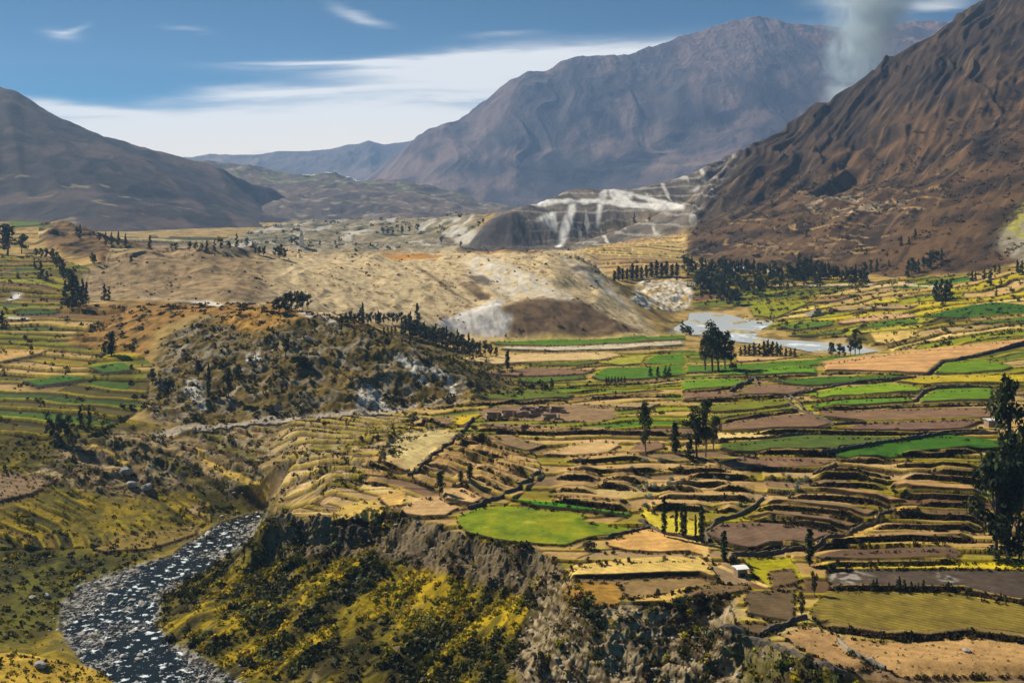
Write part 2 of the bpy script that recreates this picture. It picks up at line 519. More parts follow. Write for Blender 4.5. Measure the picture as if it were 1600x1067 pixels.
Ld = [
 [(-250, 340, 1300), (0, 348, 1250), (90, 345, 1200), (150, 370, 1050), (175, 388, 960)], [(90, 390, 930), (140, 405, 860)],
 [(140, 450, 738), (200, 465, 676)], [(140, 425, 770), (180, 408, 800), (240, 395, 830), (300, 400, 835), (350, 388, 850), (390, 392, 870), (420, 398, 890), (470, 395, 930), (540, 390, 950), (620, 394, 970), (720, 396, 960), (800, 391, 940), (860, 390, 930), (900, 400, 925), (930, 420, 905), (965, 455, 870), (1000, 495, 815), (1020, 520, 775)],
 [(350, 430, 760), (430, 440, 770), (600, 450, 810), (740, 450, 820)],
 [(430, 472, 670), (480, 488, 675), (540, 498, 710), (640, 510, 727), (680, 520, 725), (720, 528, 730), (800, 531, 732), (900, 531, 732), (1010, 530, 738)],
 [(700, 497, 748), (790, 480, 765), (870, 467, 785), (930, 482, 785), (990, 515, 765)], [(760, 470, 790), (870, 452, 810), (930, 462, 815)],
 # right mountain
 [(1075, 398, 1280), (1130, 415, 1190), (1200, 422, 1150), (1350, 425, 1090), (1440, 432, 1020), (1520, 424, 1000), (1600, 405, 1000), (1850, 375, 980)],
 [(1075, 368, 1480), (1110, 275, 1650), (1150, 240, 1720), (1220, 210, 1800), (1300, 155, 1870), (1400, 80, 1950), (1480, 35, 2000), (1540, 0, 2050), (1600, -50, 2100), (1850, -220, 2250)],
 [(1100, 345, 1480), (1200, 320, 1520), (1350, 285, 1520), (1450, 255, 1500), (1550, 205, 1500), (1850, 120, 1500)],
 # white cliffs
 [(720, 392, 1650), (800, 392, 1650), (880, 388, 1700), (960, 378, 1750), (1060, 365, 1750)],
 [(735, 376, 1690), (790, 334, 1740), (840, 316, 1850), (900, 294, 2000), (1000, 298, 2000), (1050, 285, 2050), (1110, 262, 2150), (1150, 250, 2300)],
 [(800, 350, 1720), (900, 335, 1800), (1000, 330, 1830), (1060, 320, 1860)],
 [(500, 385, 1500), (620, 388, 1500)], [(500, 360, 2200), (650, 350, 2200), (720, 345, 2300)], [(300, 385, 1500), (200, 380, 1500)],
]
Hp = [
 [(u, 165, -40) for u in (-250, 0, 250, 500, 750, 1000)], [(u, 165, -25) for u in (1200, 1500, 1850)], [(u, 200, -30) for u in (-250, 0, 400, 700, 1000)], [(1150, 205, -18), (1300, 195, -13), (1600, 195, -13), (1850, 195, -13)],
 [(-250, 250, -21), (-250, 350, -15), (-250, 420, 2), (-250, 520, 12), (-250, 700, 28), (-250, 1700, 20)],
 [(1850, 290, -4.5), (1850, 400, 3), (1850, 540, 0), (1850, 700, 4), (1850, 880, 20)],
 [(0, 1500, 22), (100, 1400, 18), (200, 1250, 15), (300, 1150, 16)],
 [(470, 1150, 20), (620, 1200, 15), (800, 1200, 12), (930, 1150, 10), (300, 1000, 28), (400, 1000, 25), (860, 1010, 20)],
 [(1110, 1900, 60), (1300, 2150, 120), (1540, 2350, 300), (1850, 2600, 500)],
 [(790, 2100, 30), (900, 2350, 50), (1000, 2400, 60), (1100, 2500, 80)],
 [(u, 2700, z) for u, z in ((-250, 10), (0, 10), (300, 15), (600, 25), (800, 40), (1100, 60), (1300, 60), (1850, 200))],
 [(-250, 2100, 15), (0, 2000, 15), (300, 2000, 15)],
]
# rows: finer where the ground is near
us = np.concatenate([np.linspace(-560, -82, 70, endpoint=False), np.linspace(-80, 1680, 1150, endpoint=False), np.linspace(1681, 2160, 70)])
NU = len(us)
def rows(segs):
    r = []
    for a, c, k in segs:
        n = int((math.log(c) - math.log(a)) * k)
        r += list(np.linspace(math.log(a), math.log(c), n, endpoint=False))
    r.append(math.log(segs[-1][1]))
    return np.array(r)
T = Terrain(dens(Zl, 'z') + dens(Ld, 'd') + dens(Hp, 'p'), us, rows([(185, 235, 1000), (235, 400, 1450), (400, 1100, 640), (1100, 2600, 430)]))
T.Z = blur(T.Z, 3, 3)
T.update()
X, Y = T.X, T.Y
LN = T.ln
print('terrain', T.Z.shape)

def poly(t, *pts):
    return T.mask(crop(t, pts))
def soft(m, n=4):
    return blur(m, n, n)

# ---- regions
Z_river = T.mask(RLB + RRB[::-1])
Z_scrub = poly('p', (235, 600), (250, 540), (300, 500), (400, 490), (480, 495), (560, 512), (640, 545), (720, 590), (770, 612), (720, 638), (560, 646), (400, 657), (280, 668), (225, 650))
Z_slope = poly('p', (425, 800), (470, 806), (540, 806), (600, 798), (650, 812), (715, 832), (770, 846), (840, 858), (875, 882), (890, 908), (935, 942), (990, 946), (1060, 940), (1100, 926), (1146, 930), (1155, 983), (1200, 1000), (1290, 1049), (1340, 1066), (1350, 1300), (380, 1300), (345, 1041), (267, 1003), (248, 973), (252, 935), (305, 904), (343, 877), (381, 851), (404, 828))
Z_cliff = poly('p', (420, 800), (470, 806), (540, 806), (600, 798), (650, 812), (715, 832), (770, 846), (840, 858), (875, 882), (890, 908), (935, 942), (990, 946), (1060, 940), (1100, 926), (1146, 930), (1155, 983), (1200, 1000), (1230, 1030), (1230, 1200), (860, 1200), (800, 1040), (845, 960), (800, 925), (700, 900), (600, 870), (480, 870), (415, 880))
Z_bluff = poly('p', (120, 470), (140, 425), (180, 400), (240, 386), (350, 380), (420, 385), (480, 380), (860, 380), (905, 390), (935, 415), (1000, 490), (1030, 530), (720, 532), (640, 512), (540, 500), (480, 488), (420, 472), (200, 468))
Z_rmt = poly('p', (1070, 400), (1100, 260), (1150, 225), (1300, 130), (1540, -30), (1900, -400), (1900, 385), (1600, 408), (1520, 426), (1440, 435), (1350, 427), (1200, 424), (1130, 417))
Z_rmt = np.maximum(Z_rmt, ((us[None, :] > 1120) & (T.D > 1500)).astype(np.float32))
Z_mesa = poly('p', (715, 394), (730, 370), (790, 325), (840, 308), (900, 285), (1000, 290), (1110, 255), (1160, 240), (1080, 350), (1060, 368), (960, 380), (880, 392))
Z_lhill = poly('p', (90, 345), (150, 365), (175, 385), (165, 412), (100, 400), (60, 380))
Z_lrocks = poly('p', (40, 750), (120, 690), (250, 672), (420, 662), (560, 650), (640, 645), (700, 660), (640, 700), (560, 760), (440, 795), (400, 790), (300, 760), (200, 780))
Z_rfar = poly('p', (1160, 500), (1200, 470), (1380, 440), (1900, 400), (1900, 545), (1600, 530), (1420, 552), (1340, 538), (1210, 515))
Z_lfld = poly('p', (-300, 520), (120, 522), (200, 545), (240, 570), (225, 640), (130, 690), (-300, 700))
Z_lfar = poly('p', (-300, 395), (60, 400), (140, 420), (130, 480), (200, 478), (160, 520), (-300, 522))
Z_hillp = poly('p', (100, 540), (160, 505), (230, 476), (420, 474), (560, 500), (640, 540), (480, 494), (300, 492), (240, 520), (230, 560))
Z_mid = poly('p', (300, 395), (500, 330), (760, 325), (730, 395))
Z_tanr = poly('p', (880, 400), (1000, 372), (1075, 365), (1075, 415), (980, 425), (930, 425))
Z_grove = poly('p', (1070, 420), (1350, 420), (1350, 450), (1230, 470), (1150, 480), (1080, 478))
Z_wcl = poly('p', (985, 470), (1000, 440), (1060, 436), (1085, 445), (1075, 480), (1040, 486), (1010, 482))

# ---- relief
dz = np.zeros_like(T.Z)
ms = soft(Z_scrub, 6)
dz += ms * (3.6 * (ridged(X / 34, Y / 24, 4, 11) - 0.4) + 1.3 * ridged(X / 8, Y / 6.5, 4, 12, .6))
mc = soft(Z_cliff, 3)
n_q = fbm(X / 12, Y / 12, 3, 20)
msl = soft(Z_slope, 4)
fa, fc = (X * 0.55 + Y * 0.83), (X * 0.83 - Y * 0.55)
dz += mc * (2.3 * (ridged(X / 11, Y / 17, 5, 21, 0.6) - 0.55) + 0.8 * ridged(X / 3.1, Y / 3.4, 3, 22, 0.6) - 0.3)
dz += mc * 1.1 * (T.Z / 2.3 + .4 * n_q - np.floor(T.Z / 2.3 + .4 * n_q) - .5)
dz += msl * (1 - mc) * (1.7 * fbm(fc / 14, fa / 30, 3, 23) + 0.5 * fbm(X / 3.5, Y / 3.5, 3, 24))
mb = soft(Z_bluff, 5)
gx = (X + 0.35 * Y)
dz += mb * (4.2 * (ridged(gx / 60 + 0.25 * fbm(X / 40, Y / 40, 2, 30), Y / 170, 3, 31) - 0.45) + 0.5 * fbm(gx / 11, Y / 30, 4, 32, .6))
mr = soft(Z_rmt, 4)
al = X * 0.57 + Y * 0.82; ac = X * 0.82 - Y * 0.57
wv = 0.3 * fbm(X / 160, Y / 160, 3, 40)
up = np.clip((T.D - 1150) / 500, 0.15, 1.0)
RMG = ridged(ac / 140 + wv, al / 900 + wv, 4, 41)
dz += mr * up * (34 * (RMG - 0.45) + 9 * (ridged(ac / 46 + wv, al / 380, 3, 42) - .4) + 1.2 * ridged(X / 19, Y / 21, 3, 43))
mm = soft(Z_mesa, 4)
dz += mm * (6 * (ridged((X + 0.2 * Y) / 75, Y / 300, 4, 51) - 0.5) + 1.2 * ridged(X / 17, Y / 60, 3, 52))
mlr = soft(Z_lrocks, 5)
dz += mlr * (1 - .85 * sstep(400, 480, us))[None, :] * (1.3 * (ridged(X / 13, Y / 10, 4, 61) - .4) + 0.45 * fbm(X / 3, Y / 3, 3, 62))
dz += soft(Z_lhill, 4) * (6 * ridged((X - Y * .3) / 40, Y / 90, 4, 63))
dz += soft(Z_hillp, 4) * (1.5 * fbm(X / 16, Y / 14, 4, 64) + 0.5 * ridged(X / 6, Y / 6, 3, 65))
dz += soft(Z_mid, 4) * (12 * (ridged(X / 130, Y / 150, 4, 66) - .35))
dz += soft(Z_wcl, 2) * (3 * (ridged(X / 14, Y / 25, 4, 67) - .3))
field_free = 1 - np.clip(mr + mb + mm + ms + msl + mlr, 0, 1)
dz += 0.25 * fbm(X / 6, Y / 6, 3, 68) * np.clip(T.D / 500, 0.4, 2.0)
dz += 0.9 * fbm(X / 60, Y / 60, 3, 69) * np.clip(T.D / 500, 0.3, 1.5) * (1 - soft(Z_river, 6))
# river bed: lower than its banks with cobble bars
mriv = soft(Z_river, 6)
bars = fbm(X / 16, Y / 22, 3, 71)
dz += Z_river * (-0.75 * mriv + 0.75 * np.clip(bars, -0.6, 0.8) + 0.5 * ridged(X / 1.7, Y / 1.9, 3, 72) - 0.05)

# ---- colours
C = np.zeros((*T.Z.shape, 3), np.float32)
n_a = fbm(X / 30, Y / 30, 4, 101); n_b = fbm(X / 9, Y / 9, 4, 102); n_c = fbm(X / 2.5, Y / 3.0, 3, 103); n_d = fbm(X / 90, Y / 60, 3, 104)
def mixc(a, c2, t):
    return a[None, None, :] * (1 - t[..., None]) + c2[None, None, :] * t[..., None]
def paint(m, c, a=1.0):
    global C
    w = (m * a)[..., None]
    C = C * (1 - w) + np.asarray(c, np.float32) * w
cream, tan, beige, mauve, brown = S(238, 208, 140), S(200, 167, 114), S(182, 154, 112), S(140, 111, 86), S(112, 86, 60)
green, dgreen, ygreen, yellow, olive = S(88, 124, 26), S(100, 112, 42), S(142, 146, 40), S(196, 176, 66), S(92, 84, 34)
dark, rock, white, dgray, ochre, straw = S(58, 48, 28), S(168, 156, 134), S(236, 230, 218), S(88, 76, 66), S(168, 122, 60), S(194, 164, 104)
C[:] = mixc(straw, olive, sstep(-0.25, 0.45, n_a + 0.5 * n_b))
paint(sstep(0.1, 0.5, n_b - 0.3 * n_a), ochre, 0.55)
# left bank meadows
ml = (us[None, :] < 420) & (T.D < 440)
paint(ml.astype(np.float32), mixc(S(98, 92, 26), S(168, 146, 52), sstep(-0.3, 0.4, n_b + 0.6 * n_c)), 0.9)
paint(ml * sstep(0.02, 0.28, n_a + 0.4 * n_b), S(58, 58, 20), 0.85)
Z_lb2 = poly('p', (-200, 690), (60, 680), (230, 672), (330, 700), (300, 760), (200, 745), (60, 740), (-200, 745))
dz += soft(Z_lb2, 8) * (2.0 * (ridged(X / 17, Y / 12, 4, 73) - .4))

dzs = np.zeros_like(T.Z)
def strips(mask, w, amp, pal, seed, L=60, warp=14, tilt=0.2, rim=True, edge=0.13):
    """terraced strips of field, each tread level, each riser facing down-valley"""
    global C, dzs
    t = (Y + tilt * X + warp * fbm(X / 90, Y / 70, 3, seed)) / w
    it = np.floor(t)
    h0 = hash01(it, it * 0, seed + 1)
    s_ = (X + 25 * fbm(X / 70, Y / 50, 2, seed + 2) + h0 * 400) / (L * (0.6 + 0.8 * h0))
    is_ = np.floor(s_)
    fr = t - it
    rnd = hash01(it, is_, seed + 3)
    idx = np.minimum((rnd * len(pal)).astype(int), len(pal) - 1)
    colr = np.array(pal, np.float32)[idx]
    colr = colr * (0.85 + 0.3 * hash01(it, is_, seed + 4))[..., None] * (1 + 0.22 * n_c[..., None])
    paint(mask, colr, 1.0)
    hh = amp * (0.4 + 0.9 * hash01(it, it * 0 + 3, seed + 5))
    dzs += mask * hh * (1 - fr)
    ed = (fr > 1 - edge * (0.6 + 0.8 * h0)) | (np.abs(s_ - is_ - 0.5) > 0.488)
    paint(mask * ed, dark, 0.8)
    if rim:
        paint(mask * (fr < 0.16), yellow, 0.55)

PV = [ygreen, dgreen, tan, yellow, yellow, S(172, 176, 70), beige, S(70, 118, 30), olive, cream]
strips(Z_rfar, 26, 1.6, PV, 200, 110, 30, -0.15)
strips(Z_lfld, 10.5, 1.3, [S(112, 118, 34), yellow, S(96, 104, 32), tan, S(70, 96, 24), olive, olive, S(150, 128, 54)], 220, 50, 14, 0.12, True, 0.22)
strips(Z_lfar, 22, 2.0, [ygreen, olive, S(120, 100, 56), tan, brown, S(80, 96, 34)], 240, 110, 24, 0.2)
strips(Z_tanr, 22, 2.6, [cream, tan, S(216, 180, 124), beige], 260, 140, 24, 0.2, False)
Z_back = poly('p', (60, 345), (150, 372), (175, 392), (165, 412), (230, 398), (300, 402), (350, 388), (400, 392), (470, 396), (470, 372), (60, 372))
strips(Z_back, 70, 3, [olive, S(120, 108, 60), tan, S(84, 96, 44), brown, S(206, 186, 140)], 265, 220, 60, 0.1, False)
Z_rmid = poly('p', (425, 800), (450, 760), (560, 690), (640, 640), (720, 636), (800, 612), (830, 545), (1000, 536), (1120, 556), (1380, 556), (1900, 530), (1900, 1100), (1340, 1066), (1290, 1049), (1200, 1000), (1155, 983), (1146, 930), (1100, 926), (1060, 940), (990, 946), (935, 942), (890, 908), (875, 882), (840, 858), (770, 846), (715, 832), (650, 812), (600, 798), (540, 806))
fr_ = (T.D > 390).astype(np.float32)
strips(Z_rmid * fr_, 15, 0.8, [ygreen, dgreen, tan, straw, S(120, 132, 44), mauve, beige, S(84, 120, 34), olive, straw], 280, 75, 22, -0.18, True, 0.12)
tanp = [straw, tan, beige, S(152, 126, 94), mauve, S(190, 156, 104), S(150, 136, 60), brown, S(214, 186, 128)]
_zA = soft(poly('p', (560, 690), (640, 640), (760, 650), (830, 700), (850, 745), (790, 790), (700, 800), (560, 800), (430, 800), (450, 760)), 3)
_zC = soft(poly('p', (1180, 700), (1900, 690), (1900, 880), (1230, 880)), 3) * (1 - _zA)
_near = Z_rmid * (1 - fr_)
strips(_near, 10, 0.8, tanp, 290, 70, 12, 0.0, True, 0.16)
strips(_near * (_zA > .5), 9, 1.0, tanp, 291, 60, 10, 0.85, True, 0.18)
strips(_near * (_zC > .5), 10, 1.0, tanp, 292, 70, 12, 0.2, True, 0.16)
Z_mead = poly('p', (-200, 735), (60, 735), (200, 745), (330, 790), (330, 815), (250, 850), (100, 858), (-200, 862))
strips(Z_mead * sstep(-.35, .1, n_a + .4 * n_b), 7.0, 1.3, [S(124, 116, 32), S(92, 90, 26), S(160, 138, 50), S(70, 72, 22), S(140, 116, 50)], 295, 32, 26, 0.8, True, 0.3)
strips(soft(Z_grove, 2), 24, 2, [dgreen, brown, olive, tan], 270, 100, 20, -0.1)
pd_ = soft(poly('p', (-300, 868), (130, 862), (262, 850), (191, 889), (126, 912), (95, 942), (92, 984), (60, 1004), (-300, 1004)), 4)
paint(pd_, mixc(S(98, 98, 30), S(52, 54, 20), sstep(-.3, .3, n_b + .4 * n_c)), .85)
psb = soft(poly('p', (600, 512), (660, 530), (740, 558), (800, 580), (870, 612), (800, 628), (740, 605), (700, 585)), 5)
paint(psb, mixc(S(116, 100, 52), S(60, 58, 28), sstep(-.3, .3, n_b + .3 * n_c)), .9)
# scrub hillside
paint(ms, mixc(S(108, 92, 48), S(152, 128, 80), sstep(-0.3, 0.4, n_b)), 1.0)
paint(ms * sstep(-.15, -.45, ridged(X / 8, Y / 6.5, 4, 12, .6)), S(58, 50, 28), .7)
rk = sstep(0.0, 0.3, ridged(X / 22, Y / 12, 4, 111, 0.6) - 0.45 + 0.25 * n_b)
paint(ms * rk, S(170, 158, 138), 0.8)
paint(ms * sstep(0.1, 0.35, n_b + 0.5 * n_a), S(70, 66, 28), 0.7)
for pl in ([(556, 648), (560, 610), (575, 600), (592, 615), (610, 640), (600, 648)], [(285, 625), (290, 600), (300, 595), (318, 612), (322, 645), (312, 640), (305, 625)], [(640, 570), (665, 590), (672, 612), (655, 600), (640, 590)], [(690, 610), (700, 590), (716, 600), (712, 622), (700, 615)],
           [(380, 560), (405, 552), (408, 572), (385, 575)], [(610, 555), (640, 560), (700, 585), (690, 592), (630, 572)]):
    paint(soft(T.mask(pl), 1) * sstep(-0.35, 0.05, n_c + 0.5 * n_b), white, 0.9)
paint(soft(poly('p', (60, 480), (230, 470), (420, 476), (560, 505), (480, 492), (300, 492), (230, 520)), 3), mixc(S(150, 112, 60), S(104, 80, 44), sstep(-.3, .3, n_b)), 0.8)
paint(soft(Z_hillp, 3), mixc(S(172, 130, 70), S(96, 76, 40), sstep(-.3, .35, n_b + .4 * n_a)), 0.9)
paint(soft(poly('3', (1000, 560), (1080, 490), (1180, 475), (1440, 530), (1330, 560), (1180, 600)), 3), mixc(S(206, 160, 84), S(150, 108, 54), sstep(-.3, .3, n_b)), 0.8)
paint(soft(poly('3', (640, 440), (700, 425), (870, 425), (1040, 460), (1020, 472), (860, 448)), 1), white, 0.85)
paint(soft(poly('3', (1040, 440), (1100, 405), (1220, 430), (1255, 455), (1190, 470), (1100, 455)), 1) * sstep(-.2, .2, n_b), white, 0.8)
paint(soft(poly('3', (1380, 505), (1430, 490), (1560, 540), (1565, 565), (1480, 535)), 1), white, 0.75)
# sandy bluffs
st = fbm(gx / 5, Y / 13, 4, 121)
paint(mb, mixc(S(222, 201, 164), S(148, 124, 94), sstep(-0.3, 0.45, n_b * .3 + st * .8 + .35 * n_a)), 1.0)
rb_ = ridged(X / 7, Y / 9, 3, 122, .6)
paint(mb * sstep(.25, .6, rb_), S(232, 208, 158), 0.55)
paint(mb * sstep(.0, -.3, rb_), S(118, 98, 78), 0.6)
paint(mb * sstep(470, 380, us + 0.0)[None, :], mixc(S(154, 126, 90), S(100, 80, 56), sstep(-0.3, 0.3, n_b * .8 + n_a * .5)), 0.75)
paint(mb * sstep(0.2, 0.42, n_c * .7 + n_b * .5), S(84, 66, 44), 0.75)
paint(soft(poly('4', (575, 250), (700, 250), (860, 320), (1040, 410), (1110, 455), (900, 430), (740, 420), (600, 330)), 3) * sstep(-.3, .2, st), white, 0.75)
paint(soft(poly('4', (1010, 250), (1100, 270), (1200, 330), (1260, 400), (1390, 510), (1250, 440), (1120, 350)), 2) * sstep(-.2, .2, n_b), white, 0.85)
paint(soft(poly('4', (440, 545), (560, 490), (760, 440), (730, 500), (800, 520), (770, 610), (680, 615), (560, 590), (470, 570)), 1), mixc(S(236, 230, 222), S(196, 190, 184), sstep(-.2, .3, st)), 0.95)
paint(soft(poly('4', (735, 500), (800, 450), (930, 432), (1040, 440), (1150, 470), (1250, 530), (1400, 600), (1300, 612), (1000, 615), (780, 612), (800, 525)), 2), mixc(S(124, 98, 72), S(90, 70, 52), sstep(-.3, .3, n_b)), 0.92)
paint(soft(poly('4', (575, 330), (660, 322), (695, 345), (690, 372), (620, 360)), 1), dgray, 0.85)
paint(soft(poly('4', (600, 395), (690, 415), (690, 450), (640, 430)), 1), dgray, 0.85)
paint(soft(poly('4', (1050, 295), (1180, 290), (1185, 315), (1090, 318)), 1), S(120, 104, 92), 0.9)
paint(soft(poly('4', (175, 215), (300, 225), (480, 232), (420, 245), (280, 245), (190, 232)), 1), S(206, 150, 84), 0.95)
paint(soft(poly('4', (540, 222), (700, 210), (900, 205), (960, 215), (800, 225), (640, 235)), 1), S(180, 130, 76), 0.8)
for pl in ([(545, 365), (620, 360), (690, 440), (680, 452)], [(340, 290), (365, 285), (450, 350), (620, 455), (600, 455), (430, 355)]):
    paint(soft(T.mask(crop('4', pl)), 1), S(96, 76, 54), 0.7)
paint(soft(Z_wcl, 2) * sstep(-.3, .15, n_b + .5 * n_a), white, 0.9)
# right mountain
rgc = RMG
base_r = mixc(S(108, 83, 58), S(58, 45, 35), sstep(-.35, .4, n_d + .6 * n_a))
base_r = base_r * (0.95 + 0.25 * fbm(ac / 14, al / 90, 4, 131))[..., None]
paint(mr, base_r, 1.0)
hi = sstep(1560, 1760, T.D + 90 * n_d) * mr
paint(hi, mixc(S(70, 56, 44), S(42, 35, 32), sstep(-.3, .3, fbm(ac / 50, al / 160, 4, 132))), 0.85)
paint(mr * sstep(1230, 1150, us)[None, :] * sstep(1330, 1480, T.D), S(70, 60, 52), 0.6)
tz = (T.Z + 9 * n_d + 3 * n_a) / 5.5
ct = ((tz - np.floor(tz)) < 0.30).astype(np.float32)
mterr = soft(poly('p', (1090, 400), (1130, 350), (1240, 300), (1400, 290), (1480, 250), (1470, 330), (1420, 400), (1300, 415)), 8) * sstep(-.25, .2, n_d + .5 * n_a)
brk = sstep(-.05, .15, fbm(X / 45, T.Z / 9, 3, 134))
paint(mterr * ct * brk, S(206, 170, 116), 0.75)
dz += mterr * brk * 1.2 * (tz - np.floor(tz) > .3)
paint(mr * sstep(.2, .42, fbm(ac / 9, al / 120, 4, 135)), S(150, 124, 92), .35)
paint(mr * sstep(.15, .4, fbm(ac / 16, al / 90, 4, 136)), S(46, 38, 30), .6)
paint(soft(poly('p', (1250, 315), (1340, 300), (1420, 318), (1300, 345)), 5) * sstep(.0, .3, n_a + .3 * n_b), S(196, 176, 146), 0.8)
paint(soft(poly('p', (1140, 380), (1300, 372), (1330, 395), (1180, 400)), 5) * sstep(.0, .3, n_b + .3 * n_a), S(190, 160, 120), 0.6)
paint(soft(poly('p', (1555, 385), (1570, 360), (1700, 250), (1700, 400), (1600, 410)), 4), mixc(S(170, 160, 142), S(132, 122, 100), sstep(-.2, .3, n_b)), 0.9)
paint(soft(poly('p', (1560, 365), (1600, 320), (1720, 200), (1720, 330), (1600, 375)), 4) * sstep(-.2, .2, n_b + .4 * n_c), S(190, 182, 84), 0.85)
paint(soft(poly('p', (1515, 235), (1530, 215), (1575, 215), (1570, 240), (1545, 250)), 3), S(58, 48, 40), 0.8)
# white cliffs
paint(mm, mixc(S(128, 118, 106), S(84, 76, 70), sstep(-.3, .3, n_d + .5 * n_a)), 1.0)
paint(mm * sstep(.22, .42, fbm(X / 16, Y / 200, 4, 141) + .2 * n_a) * sstep(800, 850, us)[None, :], white, 0.7)
tb = T.Z / 14 + .3 * n_d
paint(mm * ((tb - np.floor(tb)) < .16) * (us[None, :] > 800), S(190, 182, 168), .6)
for pl in ([(820, 322), (905, 316), (1040, 330), (1070, 325), (1060, 318), (960, 312), (850, 312)], [(835, 345), (848, 345), (870, 362), (868, 330), (855, 330)], [(880, 345), (890, 320), (900, 320), (893, 355), (878, 388), (868, 388)], [(938, 300), (950, 295), (940, 330), (934, 355), (930, 350)], [(985, 300), (1010, 303), (1060, 318), (1072, 328), (1050, 325), (1000, 308)], [(950, 295), (990, 298), (985, 315), (960, 318)], [(1075, 300), (1095, 290), (1090, 298)]):
    paint(soft(T.mask(pl), 1), S(246, 242, 234), 0.95)
paint(soft(poly('p', (724, 394), (740, 365), (785, 336), (820, 345), (835, 375), (860, 392)), 2), mixc(S(92, 86, 82), S(66, 60, 58), sstep(-.3, .3, n_a)), 0.95)
paint(soft(Z_mid, 4), mixc(S(150, 140, 120), S(96, 98, 78), sstep(-.2, .3, n_a)), 0.7)
paint(soft(Z_mid, 4) * sstep(.1, .3, fbm(X / 60, Y / 120, 4, 151)), white, 0.55)
paint(soft(Z_lhill, 3), mixc(S(140, 108, 70), S(88, 70, 46), sstep(-.3, .3, n_a)), 0.9)
# rocky debris left of centre
paint(mlr, mixc(S(176, 150, 106), S(104, 90, 50), sstep(-.25, .3, n_b + .3 * n_a)), 0.85)
strips(mlr * sstep(400, 470, us)[None, :], 8, 1.3, [S(200, 172, 124), S(176, 150, 106), S(140, 126, 66), S(190, 166, 122), S(164, 140, 98)], 298, 34, 10, 0.7, True, 0.3)
strips(mlr * sstep(-.5, -.2, n_a + .3 * n_b) * sstep(440, 400, us)[None, :], 6.5, 1.3, [S(176, 150, 106), S(120, 108, 54), S(150, 126, 84), S(92, 86, 36), S(186, 166, 124)], 297, 26, 12, 0.3, False, 0.32)
paint(mlr * sstep(.05, .3, fbm(X / 5, Y / 6, 4, 161)), S(186, 170, 142), 0.45)
paint(mlr * sstep(.12, .4, fbm(X / 8, Y / 8, 4, 162)), S(70, 64, 30), 0.6)
# near slope
rocky = np.clip(mc + .0, 0, 1)
paint(msl, mixc(S(116, 104, 36), S(70, 62, 26), sstep(-.3, .3, n_b)), 1.0)
STK = fbm(fc / 8, fa / 30, 4, 171) + .45 * fbm(fc / 2.4, fa / 9, 3, 174)
paint(msl * sstep(.05, .3, STK), S(190, 162, 30), 0.85)
paint(msl * sstep(-.05, -.3, STK), S(52, 46, 22), 0.85)
paint(msl * sstep(.25, .5, fbm(X / 6, Y / 7, 4, 172)), S(150, 132, 104), 0.6)
rkm = np.maximum(soft(poly('p', (835, 905), (880, 890), (935, 944), (1060, 942), (1146, 934), (1155, 985), (1240, 1040), (1240, 1200), (840, 1200), (810, 1000), (840, 940)), 3), 0)
paint(mc, mixc(S(132, 116, 92), S(60, 50, 36), sstep(-.2, .4, n_b + .4 * n_c)), 0.9)
paint(rkm, mixc(S(178, 160, 128), S(84, 70, 50), sstep(-.3, .3, n_b + .5 * n_c + .3 * np.sin(T.Z * 5 + 3 * n_a))), 0.95)
paint(rkm * sstep(.2, .45, fbm(X / 5, Y / 5, 3, 173)), S(84, 76, 36), 0.7)
paint(soft(poly('p', (1160, 1010), (1240, 1030), (1340, 1075), (1340, 1200), (1160, 1200)), 4), mixc(S(96, 92, 34), S(60, 52, 26), sstep(-.2, .2, n_b)), 0.85)
# river gravel
paint(soft(Z_river, 2), mixc(S(176, 172, 160), S(66, 62, 56), sstep(-.2, .2, n_c + .3 * n_b)), 1.0)

# ------------------------------------------------------------------ cultivated fields
wallc = S(44, 33, 20)
random.seed(3)
FM = np.zeros_like(T.Z)
FIELD_EDGES = []     # near edges, for the shrubs that grow along them
def field(t, colr, pts, h=0.9, rim=yellow, vary=0.24, furrow=None):
    global C, dz, dzs
    P = crop(t, pts)
    m = T.mask(P)
    w = blur(m, 1, 1)
    wide = blur(m, 7, 4)
    ring = np.clip(wide * 2.2, 0, 1) * (1 - w)
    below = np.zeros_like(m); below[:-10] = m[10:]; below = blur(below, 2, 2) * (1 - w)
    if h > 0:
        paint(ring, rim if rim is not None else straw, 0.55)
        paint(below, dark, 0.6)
    c = np.asarray(colr, np.float32)[None, None, :] * (1 + vary * (n_c * 0.8 + n_b))[..., None]
    if furrow is None:
        furrow = (0.3 + 2.2 * random.random(), 1.7 + 1.6 * random.random(), 0.07)
    if furrow:
        ang, sp, am = furrow
        q = (X * math.cos(ang) + Y * math.sin(ang) + 0.6 * n_b) / sp
        c = c * (1 + am * np.sin(q * 6.283))[..., None]
    paint(w, c, 1.0)
    if h > 0.25:
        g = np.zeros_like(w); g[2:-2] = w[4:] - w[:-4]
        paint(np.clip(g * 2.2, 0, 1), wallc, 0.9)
    dz += h * w
    dzs *= 1 - w
    np.maximum(FM, w, out=FM)
    xs = [p[0] for p in P]
    FIELD_EDGES.append(P)

